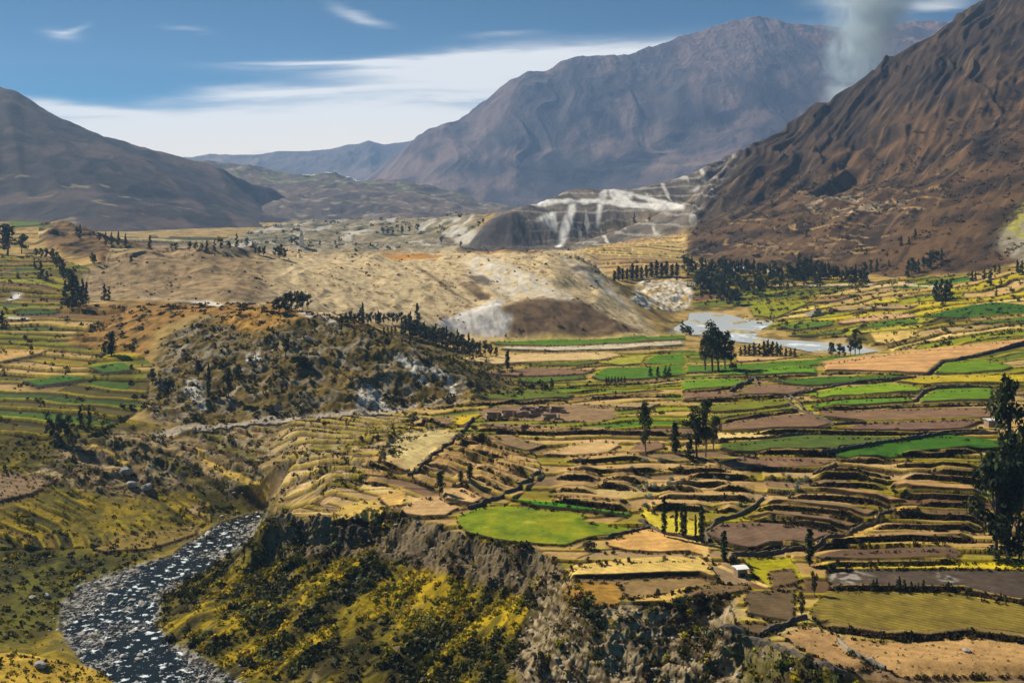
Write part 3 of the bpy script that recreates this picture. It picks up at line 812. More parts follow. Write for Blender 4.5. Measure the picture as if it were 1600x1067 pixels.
def riser(t, pts, h=2.0, L=11.0, top=straw, tread=None):
    """a terrace wall: the ground steps up by h behind the line and the tread falls back to the slope over L metres"""
    global dz, C
    P = sorted(crop(t, pts))
    pu = np.array([p[0] for p in P]); pd = np.array([math.log(T.ray(*p)[1]) for p in P])
    c0, c1 = np.searchsorted(us, [pu[0], pu[-1]])
    if c1 - c0 < 3: return
    uu = us[c0:c1]
    Dr = np.exp(np.interp(uu, pu, pd))
    xx = (uu - U0) / F * Dr
    Dr = Dr + 0.6 * fbm(xx / 11, xx * 0 + pu[0], 3, 7)
    end = np.minimum((uu - uu[0]), (uu[-1] - uu)) / 20.0
    amp = h * np.clip(end, 0, 1) * (0.9 + 0.35 * fbm(xx / 22, xx * 0 + pd[0] * 9, 2, 9))
    d = Y[:, c0:c1] - Dr[None, :]
    up_ = sstep(-0.6, 0.4, d) * np.clip(1 - np.maximum(d, 0) / L, 0, 1)
    dz[:, c0:c1] += amp[None, :] * up_
    e = np.clip(end, 0, 1)[None, :]
    wr = ((d > -0.7) & (d < 0.3)) * e
    sub = C[:, c0:c1]
    def p(w, c):
        w = w[..., None]
        sub[:] = sub * (1 - w) + np.asarray(c, np.float32) * w
    if tread is not None:
        wt = ((d >= 0.1) & (d < L * 0.95)) * e
        p(wt * 0.85, np.asarray(tread)[None, None] * (1 + 0.25 * n_b[:, c0:c1] + 0.2 * n_c[:, c0:c1])[..., None])
    p(((d >= 0.28) & (d < 1.3)) * e * 0.6, top)
    p(wr * 0.92, wallc)
    RISERS.append((uu, Dr, h))
RISERS = []

# far valley floor
field('4', green, [(690, 636), (900, 632), (1350, 620), (1583, 602), (1600, 622), (1300, 645), (1000, 655), (720, 648)], 0.4)
field('4', S(222, 192, 140), [(560, 715), (760, 695), (1000, 685), (1250, 690), (1320, 700), (1200, 720), (900, 735), (720, 747), (590, 732)], 0.5)
field('4', S(214, 200, 172), [(740, 668), (760, 655), (1000, 660), (1350, 648), (1583, 630), (1583, 655), (1300, 672), (1000, 682)], 0.6, None, 0.4)
field('4', S(172, 168, 76), [(1190, 735), (1280, 710), (1420, 700), (1390, 735), (1300, 745)], 0.5)
field('4', S(92, 128, 32), [(1400, 735), (1450, 705), (1583, 700), (1600, 738), (1500, 742)], 0.5)
field('4', dgreen, [(860, 740), (1000, 738), (1180, 720), (1190, 735), (1100, 748), (900, 750)], 0.4)
field('4', green, [(1160, 800), (1230, 760), (1583, 742), (1600, 790), (1400, 812), (1200, 816)], 0.6)
field('4', S(90, 118, 36), [(800, 815), (830, 800), (1000, 795), (1140, 795), (1140, 808), (900, 826)], 0.5)
field('4', mauve, [(650, 772), (900, 756), (1180, 770), (1130, 790), (820, 795), (680, 785)], 0.5)
field('4', dgreen, [(590, 895), (800, 870), (1000, 870), (1080, 890), (1050, 905), (800, 925), (640, 912)], 1.0)
field('4', beige, [(1140, 935), (1350, 920), (1480, 925), (1430, 945), (1200, 942)], 0.6)
field('4', S(150, 124, 92), [(640, 960), (700, 935), (900, 930), (1130, 925), (1250, 935), (1280, 990), (1180, 1010), (900, 1000), (660, 995)], 0.2, None, 0.45)
# beyond the river
for c_, p_ in ((S(150, 150, 48), [(300, 460), (480, 455), (620, 435), (560, 470), (430, 530), (330, 522)]), (S(176, 140, 96), [(560, 455), (700, 425), (810, 420), (720, 450)]),
               (S(226, 206, 90), [(500, 505), (620, 470), (700, 480), (560, 502)]), (S(214, 196, 70), [(880, 445), (1010, 440), (1000, 455), (890, 465)]),
               (beige, [(690, 490), (900, 470), (1090, 465), (1060, 485), (720, 500)]), (S(214, 174, 128), [(710, 545), (900, 515), (1060, 505), (1080, 520), (900, 545), (740, 558)]),
               (green, [(800, 575), (950, 540), (1090, 530), (1080, 550), (830, 580)]), (S(64, 100, 18), [(1090, 522), (1230, 490), (1450, 455), (1590, 470), (1590, 510), (1300, 532)]),
               (dgreen, [(480, 605), (700, 580), (770, 580), (740, 600), (560, 612)]), (S(196, 190, 84), [(790, 595), (1000, 570), (1120, 560), (1100, 580), (830, 600)]),
               (S(222, 190, 116), [(860, 600), (980, 592), (1090, 590), (1100, 610), (950, 655), (890, 645)]), (beige, [(1310, 540), (1590, 512), (1590, 526), (1350, 549)]),
               (green, [(1340, 556), (1590, 527), (1590, 545), (1420, 556)]), (S(96, 120, 40), [(420, 560), (600, 545), (700, 535), (690, 560), (520, 580)]),
               (S(206, 180, 120), [(640, 425), (760, 412), (830, 415), (700, 428)]), (S(206, 176, 120), [(380, 378), (600, 368), (830, 372), (830, 380), (600, 380), (420, 388)])):
    field('5', c_, p_, 0.8)
# between the river and the big trees
field('5', green, [(20, 745), (160, 748), (330, 735), (600, 725), (690, 705), (950, 684), (985, 690), (720, 732), (600, 748), (330, 770), (20, 782)], 0.5)
field('5', S(214, 176, 120), [(250, 690), (420, 695), (530, 705), (420, 720), (250, 725)], 0.3)
field('5', S(214, 168, 116), [(640, 740), (800, 715), (1000, 690), (1300, 655), (1600, 626), (1600, 645), (1440, 680), (1300, 715), (1200, 730), (1130, 790), (900, 785), (660, 775), (655, 750)], 1.3, yellow, 0.14, (1.45, 15, 0.10))
field('5', S(112, 140, 44), [(1165, 785), (1215, 735), (1350, 720), (1500, 740), (1530, 755), (1480, 770), (1300, 785)], 0.8)
field('5', S(110, 150, 44), [(170, 790), (480, 757), (610, 755), (620, 790), (400, 800), (150, 805)], 1.2)
field('5', S(110, 142, 46), [(0, 820), (250, 812), (300, 820), (240, 860), (0, 870)], 0.9)
field('5', S(134, 160, 40), [(590, 892), (700, 855), (950, 830), (1110, 850), (1100, 870), (900, 890), (640, 907)], 1.0)
field('5', S(104, 142, 36), [(590, 932), (800, 908), (1060, 900), (1070, 920), (900, 937), (620, 947)], 1.0)
field('5', S(108, 138, 36), [(1100, 905), (1170, 865), (1430, 858), (1440, 915), (1250, 922), (1110, 927)], 1.2)
field('5', mauve, [(250, 868), (350, 835), (590, 850), (590, 868), (480, 890), (330, 896)], 1.0)
field('5', mauve, [(0, 880), (200, 872), (310, 890), (220, 905), (0, 910)], 1.0)
field('5', S(76, 106, 24), [(400, 815), (650, 802), (1000, 795), (1040, 805), (900, 817), (650, 838), (560, 842)], 0.9)
field('5', yellow, [(980, 820), (1200, 797), (1590, 790), (1590, 832), (1300, 827), (1130, 837)], 0.7)
field('5', S(126, 128, 48), [(20, 935), (300, 915), (480, 905), (500, 930), (300, 955), (150, 965)], 0.9)
field('5', S(120, 124, 46), [(130, 985), (350, 965), (520, 945), (540, 955), (330, 985), (150, 1005)], 1.0)
field('5', mauve, [(155, 1032), (330, 990), (570, 975), (710, 1018), (600, 1050), (170, 1057)], 1.1, yellow, 0.1, (0.5, 3.2, 0.13))
field('5', mauve, [(640, 960), (1000, 950), (1440, 945), (1430, 995), (850, 1010), (650, 987)], 1.0)
field('5', S(132, 104, 86), [(760, 1040), (850, 1016), (1300, 1003), (1380, 1010), (1340, 1030), (1250, 1055), (700, 1062)], 0.9)
# middle ground, right
field('8', S(66, 106, 16), [(590, 132), (640, 115), (840, 88), (1050, 57), (1330, 90), (1345, 112), (1130, 127), (860, 157), (690, 165), (640, 155)], 1.2, yellow, 0.22)
field('8', S(92, 108, 48), [(150, 100), (480, 64), (830, 68), (930, 75), (790, 95), (570, 128), (540, 138), (210, 132), (160, 117)], 1.0, yellow, 0.25)
field('8', mauve, [(90, 182), (250, 150), (480, 155), (590, 167), (610, 174), (570, 192), (380, 198), (120, 192)], 0.9)
field('8', cream, [(150, 45), (420, 52), (330, 66), (150, 80), (130, 70)], 0.5)
field('8', S(128, 104, 84), [(95, 460), (150, 425), (300, 420), (500, 430), (620, 450), (630, 465), (540, 495), (450, 515), (270, 530), (200, 515), (120, 482)], 1.3, S(176, 170, 44))
field('8', S(142, 116, 88), [(250, 392), (440, 394), (600, 405), (720, 435), (690, 447), (560, 432), (380, 410)], 1.6)
field('8', S(152, 126, 92), [(330, 347), (480, 347), (640, 360), (800, 382), (760, 402), (600, 382), (450, 364)], 1.8)
field('8', S(190, 152, 104), [(850, 267), (980, 262), (1180, 285), (1220, 317), (1100, 307), (940, 302), (880, 287)], 1.9)
field('8', S(190, 152, 104), [(540, 292), (700, 305), (850, 318), (920, 340), (870, 342), (700, 324)], 1.6)
field('8', S(176, 140, 98), [(600, 502), (780, 470), (1000, 468), (1160, 480), (1130, 492), (760, 502), (620, 517)], 0.9)
field('8', S(116, 92, 72), [(545, 562), (650, 540), (850, 530), (1100, 525), (1150, 540), (1120, 570), (900, 582), (700, 584), (570, 577)], 0.8, yellow, 0.25)
field('8', S(222, 200, 60), [(550, 595), (800, 590), (1150, 580), (1250, 578), (1440, 590), (1440, 602), (1100, 600), (700, 604)], 0.2)
field('8', S(88, 76, 64), [(590, 612), (800, 605), (1440, 607), (1440, 748), (1250, 722), (1150, 692), (900, 688), (640, 682), (590, 652)], 0.0, None, 0.45)
paint(soft(poly('8', (595, 615), (700, 610), (780, 640), (740, 675), (620, 680)), 2) * sstep(-.1, .3, n_c + .3 * n_b), S(176, 170, 160), 0.8)
paint(soft(poly('8', (1020, 625), (1080, 620), (1130, 660), (1080, 680)), 2) * sstep(-.1, .3, n_c), S(176, 170, 160), 0.8)
field('8', S(134, 118, 58), [(520, 780), (560, 720), (620, 695), (1000, 700), (1130, 710), (1250, 735), (1440, 762), (1440, 895), (1180, 867), (1000, 882), (900, 890), (840, 880), (650, 857), (560, 832)], 0.5, yellow, 0.45, (0.85, 1.7, 0.22))
field('8', S(196, 158, 108), [(640, 900), (660, 880), (830, 902), (1000, 892), (1180, 882), (1460, 905), (1460, 1040), (1200, 1040), (900, 1045), (830, 1012), (720, 962)], 0.0, None, 0.22)
field('8', S(184, 148, 102), [(400, 872), (500, 838), (640, 872), (620, 905), (700, 965), (790, 1010), (700, 1020), (600, 985), (500, 940)], 0.0, None, 0.25)
field('8', S(110, 92, 66), [(250, 700), (460, 690), (455, 800), (440, 824), (350, 810), (265, 792)], 0.7, S(196, 176, 40))
field('8', S(110, 92, 64), [(200, 832), (300, 820), (400, 835), (380, 865), (320, 875), (240, 855)], 0.4)
field('8', S(176, 166, 44), [(240, 560), (440, 555), (470, 600), (490, 650), (450, 665), (360, 680), (285, 620), (270, 590)], 0.3, None, 0.4)
field('8', S(122, 100, 70), [(350, 612), (450, 600), (485, 680), (440, 692), (365, 682)], 0.2)
field('8', S(132, 108, 76), [(-40, 700), (0, 690), (120, 674), (280, 680), (270, 692), (160, 712), (-40, 735)], 0.6)
field('E', S(222, 176, 112), [(640, 110), (800, 45), (890, 30), (1050, 60), (1200, 110), (1270, 150), (1230, 200), (1120, 165), (960, 172), (760, 160), (650, 130)], 0.4, None, 0.25)
field('E', S(214, 178, 104), [(785, 455), (790, 440), (960, 428), (1150, 380), (1180, 372), (1100, 420), (1130, 450), (1100, 490), (960, 462), (800, 468)], 0.6, None)
field('E', S(168, 130, 68), [(370, 400), (440, 350), (620, 345), (720, 360), (745, 430), (690, 480), (560, 490), (450, 480), (400, 440)], 0.2, None, 0.5)
field('E', S(150, 124, 84), [(720, 360), (800, 330), (1000, 318), (1180, 315), (1290, 350), (1100, 385), (900, 425), (780, 440), (745, 410)], 0.2, None, 0.4)
field('E', S(164, 140, 108), [(1250, 240), (1380, 230), (1480, 320), (1490, 355), (1330, 355)], 0.2, None, 0.35)
field('E', S(240, 206, 128), [(415, 330), (440, 265), (560, 250), (760, 228), (1000, 215), (1200, 218), (1240, 250), (1320, 345), (1200, 308), (960, 312), (700, 322)], 1.3, None, 0.08)
# pasture on the cliff top and its neighbours
field('7', S(134, 148, 24), [(472, 388), (560, 355), (660, 340), (800, 355), (950, 367), (1010, 387), (985, 407), (1100, 427), (1215, 440), (1140, 465), (1020, 472), (920, 507), (730, 497), (620, 482), (520, 457), (485, 430)], 0.5, S(196, 176, 60), 0.3)
_pp = soft(poly('7', (480, 388), (560, 357), (660, 342), (800, 357), (950, 369), (1010, 389), (985, 409), (1100, 429), (1205, 440), (1140, 463), (1020, 470), (920, 503), (730, 493), (620, 478), (520, 453), (492, 430)), 2)
paint(_pp * sstep(.0, .35, n_b + .6 * n_a), S(160, 156, 36), .6)
paint(_pp * sstep(.1, .4, -n_b + .5 * n_c), S(96, 120, 14), .7)
paint(_pp * sstep(.25, .45, n_c * .7 + n_b * .5), S(176, 164, 88), .5)
paint(soft(poly('7', (740, 420), (760, 410), (800, 412), (790, 420)), 1), S(190, 190, 90), 0.8)
field('7', S(208, 172, 124), [(235, 377), (310, 315), (400, 310), (480, 355), (430, 387), (330, 392)], 0.7, straw)
field('7', S(222, 190, 110), [(-20, 380), (0, 352), (90, 325), (150, 332), (180, 372), (140, 412), (0, 405), (-40, 410)], 0.6, straw)
field('7', S(226, 186, 116), [(150, 310), (240, 270), (270, 290), (250, 345), (190, 350)], 0.5, straw)
field('7', S(222, 184, 132), [(410, 292), (500, 280), (580, 322), (545, 347), (430, 327)], 1.3, straw)
field('7', S(212, 178, 128), [(830, 135), (940, 95), (1000, 80), (1130, 80), (1145, 100), (1095, 130), (960, 140)], 0.7, S(232, 206, 96))
field('7', S(146, 116, 90), [(1170, 130), (1215, 87), (1300, 82), (1335, 110), (1250, 132)], 0.7, S(214, 196, 70))
field('7', S(150, 126, 92), [(500, 58), (700, 65), (840, 100), (760, 127), (600, 87)], 1.0)
field('7', S(152, 126, 96), [(570, 8), (800, 15), (1080, 37), (900, 45), (620, 27)], 0.9)
field('7', S(120, 150, 32), [(850, 300), (1000, 305), (1170, 325), (1155, 340), (950, 320)], 1.0)
field('7', S(70, 132, 24), [(690, 317), (850, 330), (1060, 360), (1190, 377), (1180, 390), (1000, 367), (800, 347)], 0.8)
field('B', S(226, 206, 92), [(700, 780), (740, 770), (830, 820), (1180, 870), (1170, 1000), (1050, 980), (900, 960), (760, 900)], 0.2, None, 0.35)
field('A', S(150, 122, 88), [(520, 310), (600, 270), (750, 262), (760, 300), (700, 330), (560, 330)], 0.7)
field('A', S(210, 180, 70), [(740, 300), (800, 255), (960, 245), (900, 290), (820, 330), (760, 325)], 0.4)
field('A', S(206, 186, 132), [(360, 385), (640, 370), (770, 395), (700, 470), (560, 560), (400, 700), (150, 640), (250, 470)], 0.2, None, 0.5)
# left bank
field('3', S(70, 108, 18), [(100, 822), (300, 800), (440, 812), (330, 832), (180, 852)], 0.8)
field('3', S(74, 108, 20), [(400, 762), (560, 735), (650, 772), (480, 792)], 0.8)
field('3', S(214, 176, 110), [(-60, 685), (0, 680), (220, 675), (190, 697), (0, 737), (-60, 740)], 0.7)
field('3', S(88, 116, 28), [(40, 77), (150, 65), (245, 78), (180, 96), (60, 102)], 0.5)
field('3', S(240, 236, 228), [(30, 452), (60, 415), (97, 410), (92, 437)], 0.3, None)
field('3', S(56, 86, 16), [(60, 505), (100, 490), (300, 485), (260, 502), (100, 512)], 0.4)
field('3', S(226, 218, 206), [(20, 520), (130, 525), (135, 537), (40, 532)], 0.3, None)
field('6', S(150, 128, 70), [(380, 520), (520, 460), (700, 448), (820, 420), (800, 460), (620, 520), (430, 535)], 0.3, None, 0.3)
paint(soft(poly('6', (-400, 545), (130, 540), (330, 548), (480, 560), (420, 600), (200, 640), (-400, 650)), 5) * sstep(-.45, .1, n_b + .4 * n_c), S(54, 56, 22), .85)
field('6', S(196, 164, 76), [(-60, 960), (60, 950), (260, 985), (420, 1030), (500, 1080), (300, 1120), (-60, 1120)], 0.8, S(190, 170, 40), 0.35)
field('6', S(160, 134, 104), [(0, 215), (60, 215), (240, 235), (130, 300), (0, 325), (-60, 325), (-60, 220)], 0.5, straw, 0.3, (1.5, 2.6, 0.15))
field('6', S(180, 156, 116), [(760, 365), (800, 340), (850, 338), (800, 380)], 0.2, None)

for t_, p_ in (
    ('A', [(570, 590), (640, 600), (760, 640), (900, 690)]), ('A', [(690, 530), (760, 560), (900, 610), (1020, 640)]), ('A', [(500, 650), (600, 670), (760, 730), (800, 760)]),
    ('A', [(450, 690), (520, 700), (590, 740)]), ('A', [(380, 740), (470, 790), (590, 830)]), ('A', [(850, 555), (1000, 580), (1040, 600), (1160, 590)]), ('A', [(720, 490), (800, 505), (990, 515)]),
    ('A', [(1030, 640), (1150, 680), (1300, 730), (1380, 740)]), ('A', [(920, 700), (1050, 720), (1150, 780), (1270, 810)]), ('A', [(860, 760), (960, 770), (1060, 830), (1160, 870)]), ('A', [(740, 810), (860, 830), (980, 910)]),
    ('A', [(20, 670), (150, 690), (300, 740)]), ('A', [(130, 660), (260, 670), (400, 710)]), ('A', [(0, 770), (120, 800), (240, 800)]), ('A', [(840, 460), (980, 470), (1090, 520), (1180, 580)]), ('A', [(380, 370), (520, 340), (680, 340)]),
    ('A', [(870, 385), (1000, 390), (1240, 400), (1600, 400)]),
    ('B', [(0, 200), (200, 195), (430, 195), (600, 205), (900, 215), (1060, 235)]), ('B', [(140, 495), (350, 500), (600, 500), (870, 490)]), ('B', [(30, 535), (200, 545), (390, 550)]), ('B', [(420, 560), (560, 570), (760, 580)]),
    ('B', [(350, 600), (520, 610), (680, 625)]), ('B', [(0, 640), (180, 650), (360, 660)]), ('B', [(900, 600), (1100, 600), (1400, 605)]), ('B', [(700, 620), (900, 640), (1180, 650)]), ('B', [(820, 700), (1000, 705), (1250, 705), (1600, 715)]),
    ('B', [(760, 775), (1000, 780), (1260, 800)]), ('B', [(1290, 800), (1400, 800), (1500, 800)]), ('B', [(1060, 550), (1250, 545), (1600, 540)]), ('B', [(1280, 630), (1400, 640), (1600, 640)]), ('B', [(900, 470), (1050, 500), (1400, 510)]),
    ('B', [(100, 420), (300, 425), (560, 400), (760, 400)]), ('B', [(0, 730), (200, 740), (450, 770), (640, 800)]),
    ('C', [(0, 280), (200, 280), (360, 290), (480, 300)]), ('C', [(540, 320), (660, 330), (800, 320)]), ('C', [(420, 385), (560, 400), (700, 420), (800, 430)]), ('C', [(340, 425), (520, 435), (690, 445)]), ('C', [(340, 475), (560, 480), (780, 490)]),
    ('C', [(200, 540), (400, 545), (620, 560), (800, 600)]), ('C', [(810, 355), (1000, 365), (1340, 370)]), ('C', [(870, 430), (1000, 430), (1200, 450), (1370, 460)]), ('C', [(1040, 400), (1200, 415), (1370, 420)]), ('C', [(820, 510), (950, 540), (1100, 560), (1380, 570)]),
    ('C', [(970, 605), (1100, 610), (1390, 620)]), ('C', [(800, 660), (950, 670), (1200, 690), (1380, 690)]), ('C', [(700, 720), (850, 735), (1100, 750), (1350, 745)]), ('C', [(350, 850), (600, 820), (900, 800), (1300, 800)]),
    ('C', [(0, 600), (200, 610), (400, 640), (650, 690)]), ('C', [(0, 670), (200, 690), (350, 720), (520, 745)]), ('C', [(0, 850), (150, 835), (300, 840)]), ('C', [(840, 290), (1050, 290), (1340, 270)]),
    ('C', [(0, 155), (300, 150), (700, 160), (1050, 155), (1440, 150)]),
    ('5', [(640, 788), (800, 785), (1000, 800), (1050, 805)]), ('5', [(100, 808), (330, 808), (620, 798)]), ('5', [(0, 880), (150, 870), (300, 850)]), ('5', [(0, 912), (250, 905), (480, 895)]), ('5', [(630, 948), (900, 945), (1100, 940), (1440, 935)]),
    ('5', [(620, 915), (850, 905), (1080, 890)]), ('5', [(150, 1020), (350, 995), (540, 965)]), ('5', [(0, 1010), (100, 1015), (160, 1020)]), ('4', [(400, 950), (640, 935), (900, 920), (1060, 915)]), ('4', [(1000, 855), (1240, 840), (1583, 815)]), ('4', [(1120, 910), (1300, 900), (1583, 890)]),
    ('8', [(540, 600), (700, 590), (900, 588), (1130, 582)]), ('8', [(600, 690), (900, 692), (1150, 700), (1397, 752), (1540, 785)]), ('8', [(560, 840), (650, 862), (840, 886), (1000, 888), (1180, 872), (1397, 898), (1540, 915)]),
):
    hh = 1.7 if t_ in 'ABC' else 1.2
    riser(t_, p_, hh, 11.0 if t_ in 'AC' else (9.0 if t_ == 'B' else 22.0), straw, S(204, 168, 116) if t_ in 'AB' else None)

# dirt road along the foot of the scrub hill, paths
def path(t, pts, w, colr, a=0.9):
    P = crop(t, pts)
    P3 = [T.ray(*p) for p in P]
    for i in range(len(P3) - 1):
        (x0, y0, _), (x1, y1, _) = P3[i], P3[i + 1]
        lx, ly = x1 - x0, y1 - y0; L2 = lx * lx + ly * ly + 1e-6
        u0 = min(P[i][0], P[i + 1][0]) - 15; u1 = max(P[i][0], P[i + 1][0]) + 15
        c0, c1 = np.searchsorted(us, [u0, u1])
        r0, r1 = np.searchsorted(LN, [math.log(min(y0, y1) - 3 * w), math.log(max(y0, y1) + 3 * w)])
        xx, yv = X[r0:r1, c0:c1], Y[r0:r1, c0:c1]
        tt = np.clip(((xx - x0) * lx + (yv - y0) * ly) / L2, 0, 1)
        d = np.hypot(xx - x0 - tt * lx, yv - y0 - tt * ly)
        m = sstep(w * 0.6, w * 0.4, d)[..., None] * a
        C[r0:r1, c0:c1] = C[r0:r1, c0:c1] * (1 - m) + np.asarray(colr, np.float32) * m
path('p', [(250, 680), (300, 671), (360, 664), (420, 659), (500, 652), (560, 648), (610, 645), (640, 639)], 6.5, S(190, 176, 156))
path('6', [(800, 110), (830, 150), (930, 215), (1020, 250), (1090, 300)], 2.6, S(222, 188, 104))
path('6', [(370, 95), (440, 130), (520, 175)], 1.6, S(206, 176, 96))
path('E', [(1060, 75), (1180, 115), (1225, 160), (1240, 215), (1310, 250), (1490, 320), (1590, 370)], 1.8, S(236, 200, 130))
path('8', [(1290, 590), (900, 592), (600, 597), (560, 580)], 1.2, S(222, 196, 90))
path('C', [(560, 800), (690, 720), (760, 650), (830, 630), (960, 610)], 2.2, S(226, 190, 110))
path('5', [(490, 895), (540, 940), (620, 985), (720, 1020)], 2.4, S(196, 176, 84))
path('5', [(600, 373), (800, 377), (1040, 372), (1160, 380)], 9, S(226, 206, 170))

FR = [(1040, 519), (1075, 500), (1078, 489), (1128, 488), (1165, 499), (1212, 503), (1192, 513), (1180, 526), (1215, 531), (1290, 533), (1350, 541), (1378, 548), (1340, 553), (1262, 549), (1225, 541), (1150, 534), (1120, 524), (1062, 522)]
mfr = soft(T.mask(FR), 2)
dz *= 1 - mfr
dz += mfr * (-1.1 + 3.8 * np.clip(fbm(X / 20, Y / 34, 3, 75) - .02, 0, .5))
paint(mfr, S(190, 180, 150), .8)
C = np.clip(C, 0.004, 0.85)
dzs *= 1 - mfr
T.Z = (T.Z + dz + dzs).astype(np.float32)
T.update()
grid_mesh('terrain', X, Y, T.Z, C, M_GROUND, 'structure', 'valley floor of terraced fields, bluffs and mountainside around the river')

# ------------------------------------------------------------------ rivers
def water_mat(name, col, rough, foam, fs, bump):
    m = bpy.data.materials.new(name); m.use_nodes = True
    t = m.node_tree; n = NB(t); bs = t.nodes['Principled BSDF']
    g = n.n('ShaderNodeNewGeometry')
    a1 = n.noise(g.outputs['Position'], fs, 5, 0.65, 0.8)
    a2 = n.noise(g.outputs['Position'], fs * 0.18, 3, 0.5)
    f = n.ramp(n.m('MULTIPLY_ADD', a2, 0.95, n.m('MULTIPLY', a1, 0.42)), 0.74 - foam, 0.80 - foam)
    t.links.new(n.mix(f, col, (0.72, 0.78, 0.8)), bs.inputs['Base Color'])
    n.put(bs.inputs['Roughness'], n.m('MULTIPLY_ADD', f, 0.5, rough))
    bs.inputs['IOR'].default_value = 1.33
    bs.inputs['Specular IOR Level'].default_value = 0.16
    bp = n.n('ShaderNodeBump'); bp.inputs['Strength'].default_value = 1.0; bp.inputs['Distance'].default_value = bump
    t.links.new(a1, bp.inputs['Height']); t.links.new(bp.outputs[0], bs.inputs['Normal'])
    return m
def water(name, outline, z, mat, label, step=3.0):
    P = [((u - U0) / F * Dz(v, z), Dz(v, z)) for u, v in outline]
    vo, _, fo, *_ = delaunay_2d_cdt([Vector(p) for p in P], [], [list(range(len(P)))], 1, 1e-4)
    me = bpy.data.meshes.new(name)
    me.from_pydata([(p[0], p[1], z) for p in vo], [], [list(f) for f in fo])
    me.materials.append(mat)
    o = bpy.data.objects.new(name, me); COL.objects.link(o)
    tag(o, label, kind='structure')
grow = 10
water('river', [(u - grow, v - 2) for u, v in RLB] + [(440, 797)] + [(u + grow, v + 2) for u, v in RRB[::-1]], -24.95, water_mat('rapid_water', (0.010, 0.014, 0.013), 0.2, -0.03, 2.2, 0.08), 'dark stony river running through the gorge')
water('far_river', FR, -12.3, water_mat('pale_water', (0.48, 0.52, 0.54), 0.3, -0.02, 0.12, 0.3), 'pale silver bend of the river on the far valley floor')

# ------------------------------------------------------------------ mountains in the distance
def mountain(name, zl, dl, hp, u0, u1, nu, seg, relief, colour, mat, label):
    t = Terrain(dens(zl, 'z') + dens(dl, 'd') + dens(hp, 'p'), np.linspace(u0, u1, nu), rows(seg))
    t.Z = blur(t.Z, 2, 1); t.update()
    t.Z = (t.Z + relief(t)).astype(np.float32); t.update()
    c = np.clip(colour(t), 0.01, 0.8)
    grid_mesh(name, t.X, t.Y, t.Z, c, mat, 'structure', label)
    return t
def mc2(a, b_, t):
    return a[None, None, :] * (1 - t[..., None]) + b_[None, None, :] * t[..., None]
def lm_rel(t):
    f = sstep(1950, 2300, t.D)
    q = (t.X + 0.5 * t.Y)
    return f * (24 * (ridged(q / 330, t.Y / 800, 4, 301, .38) - .45) + 3 * ridged(t.X / 70, t.Y / 90, 4, 302) - 4)
def lm_col(t):
    a = fbm(t.X / 160, t.Y / 160, 4, 303); g = fbm(t.X / 60, t.Y / 70, 4, 304)
    c = mc2(S(96, 80, 72), S(60, 53, 52), sstep(-.25, .25, a + .3 * g))
    d = sstep(.05, .15, fbm(t.X / 170, t.Y / 190, 3, 305) + .12 * g)[..., None]
    c = c * (1 - d * .75) + S(44, 42, 44) * d * .75
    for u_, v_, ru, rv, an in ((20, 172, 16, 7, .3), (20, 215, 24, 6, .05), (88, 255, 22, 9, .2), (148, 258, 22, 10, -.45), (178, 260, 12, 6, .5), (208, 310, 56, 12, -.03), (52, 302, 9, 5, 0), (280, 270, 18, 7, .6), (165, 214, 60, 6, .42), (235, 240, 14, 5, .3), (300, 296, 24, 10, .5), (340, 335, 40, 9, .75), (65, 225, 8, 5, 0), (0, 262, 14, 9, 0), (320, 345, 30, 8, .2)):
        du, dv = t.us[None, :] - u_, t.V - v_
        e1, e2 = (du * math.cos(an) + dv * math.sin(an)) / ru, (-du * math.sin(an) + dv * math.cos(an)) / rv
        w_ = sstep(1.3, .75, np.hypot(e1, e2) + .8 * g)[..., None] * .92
        c = c * (1 - w_) + S(26, 28, 34) * w_  # dark ovals put cloud-shade tones into the hillside colour
    st = (sstep(.35, .5, fbm(t.X / 90, t.Y / 40, 3, 306)) * (t.D < 2500))[..., None]
    return c * (1 - st * .5) + S(196, 180, 140) * st * .5
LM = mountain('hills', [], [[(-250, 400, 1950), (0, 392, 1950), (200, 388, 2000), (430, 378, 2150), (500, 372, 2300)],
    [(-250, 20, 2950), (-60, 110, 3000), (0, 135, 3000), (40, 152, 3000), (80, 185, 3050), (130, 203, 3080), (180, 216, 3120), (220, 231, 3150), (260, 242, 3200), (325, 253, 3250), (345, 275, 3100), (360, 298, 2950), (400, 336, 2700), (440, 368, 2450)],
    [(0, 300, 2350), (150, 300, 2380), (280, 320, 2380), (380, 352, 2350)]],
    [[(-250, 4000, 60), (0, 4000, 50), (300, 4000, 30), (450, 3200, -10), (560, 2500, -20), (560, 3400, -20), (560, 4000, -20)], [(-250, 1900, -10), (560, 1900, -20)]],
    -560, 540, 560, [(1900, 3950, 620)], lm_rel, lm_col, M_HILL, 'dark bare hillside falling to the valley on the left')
def mh_rel(t):
    return 26 * (ridged(t.X / 330, t.Y / 500, 4, 311) - .45) + 6 * ridged(t.X / 80, t.Y / 90, 3, 312) - 3
def mh_col(t):
    a = fbm(t.X / 200, t.Y / 200, 4, 313)
    c = mc2(S(120, 104, 92), S(84, 76, 70), sstep(-.3, .3, a))
    top = sstep(272, 262, t.V - 30 * (t.V * 0)) [..., None] * 0
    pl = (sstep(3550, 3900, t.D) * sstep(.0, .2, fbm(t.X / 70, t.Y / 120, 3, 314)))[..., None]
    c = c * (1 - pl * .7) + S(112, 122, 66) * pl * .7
    p2 = (sstep(.2, .38, fbm(t.X / 60, t.Y / 60, 3, 315)))[..., None]
    c = c * (1 - p2 * .5) + S(196, 184, 160) * p2 * .5
    return c
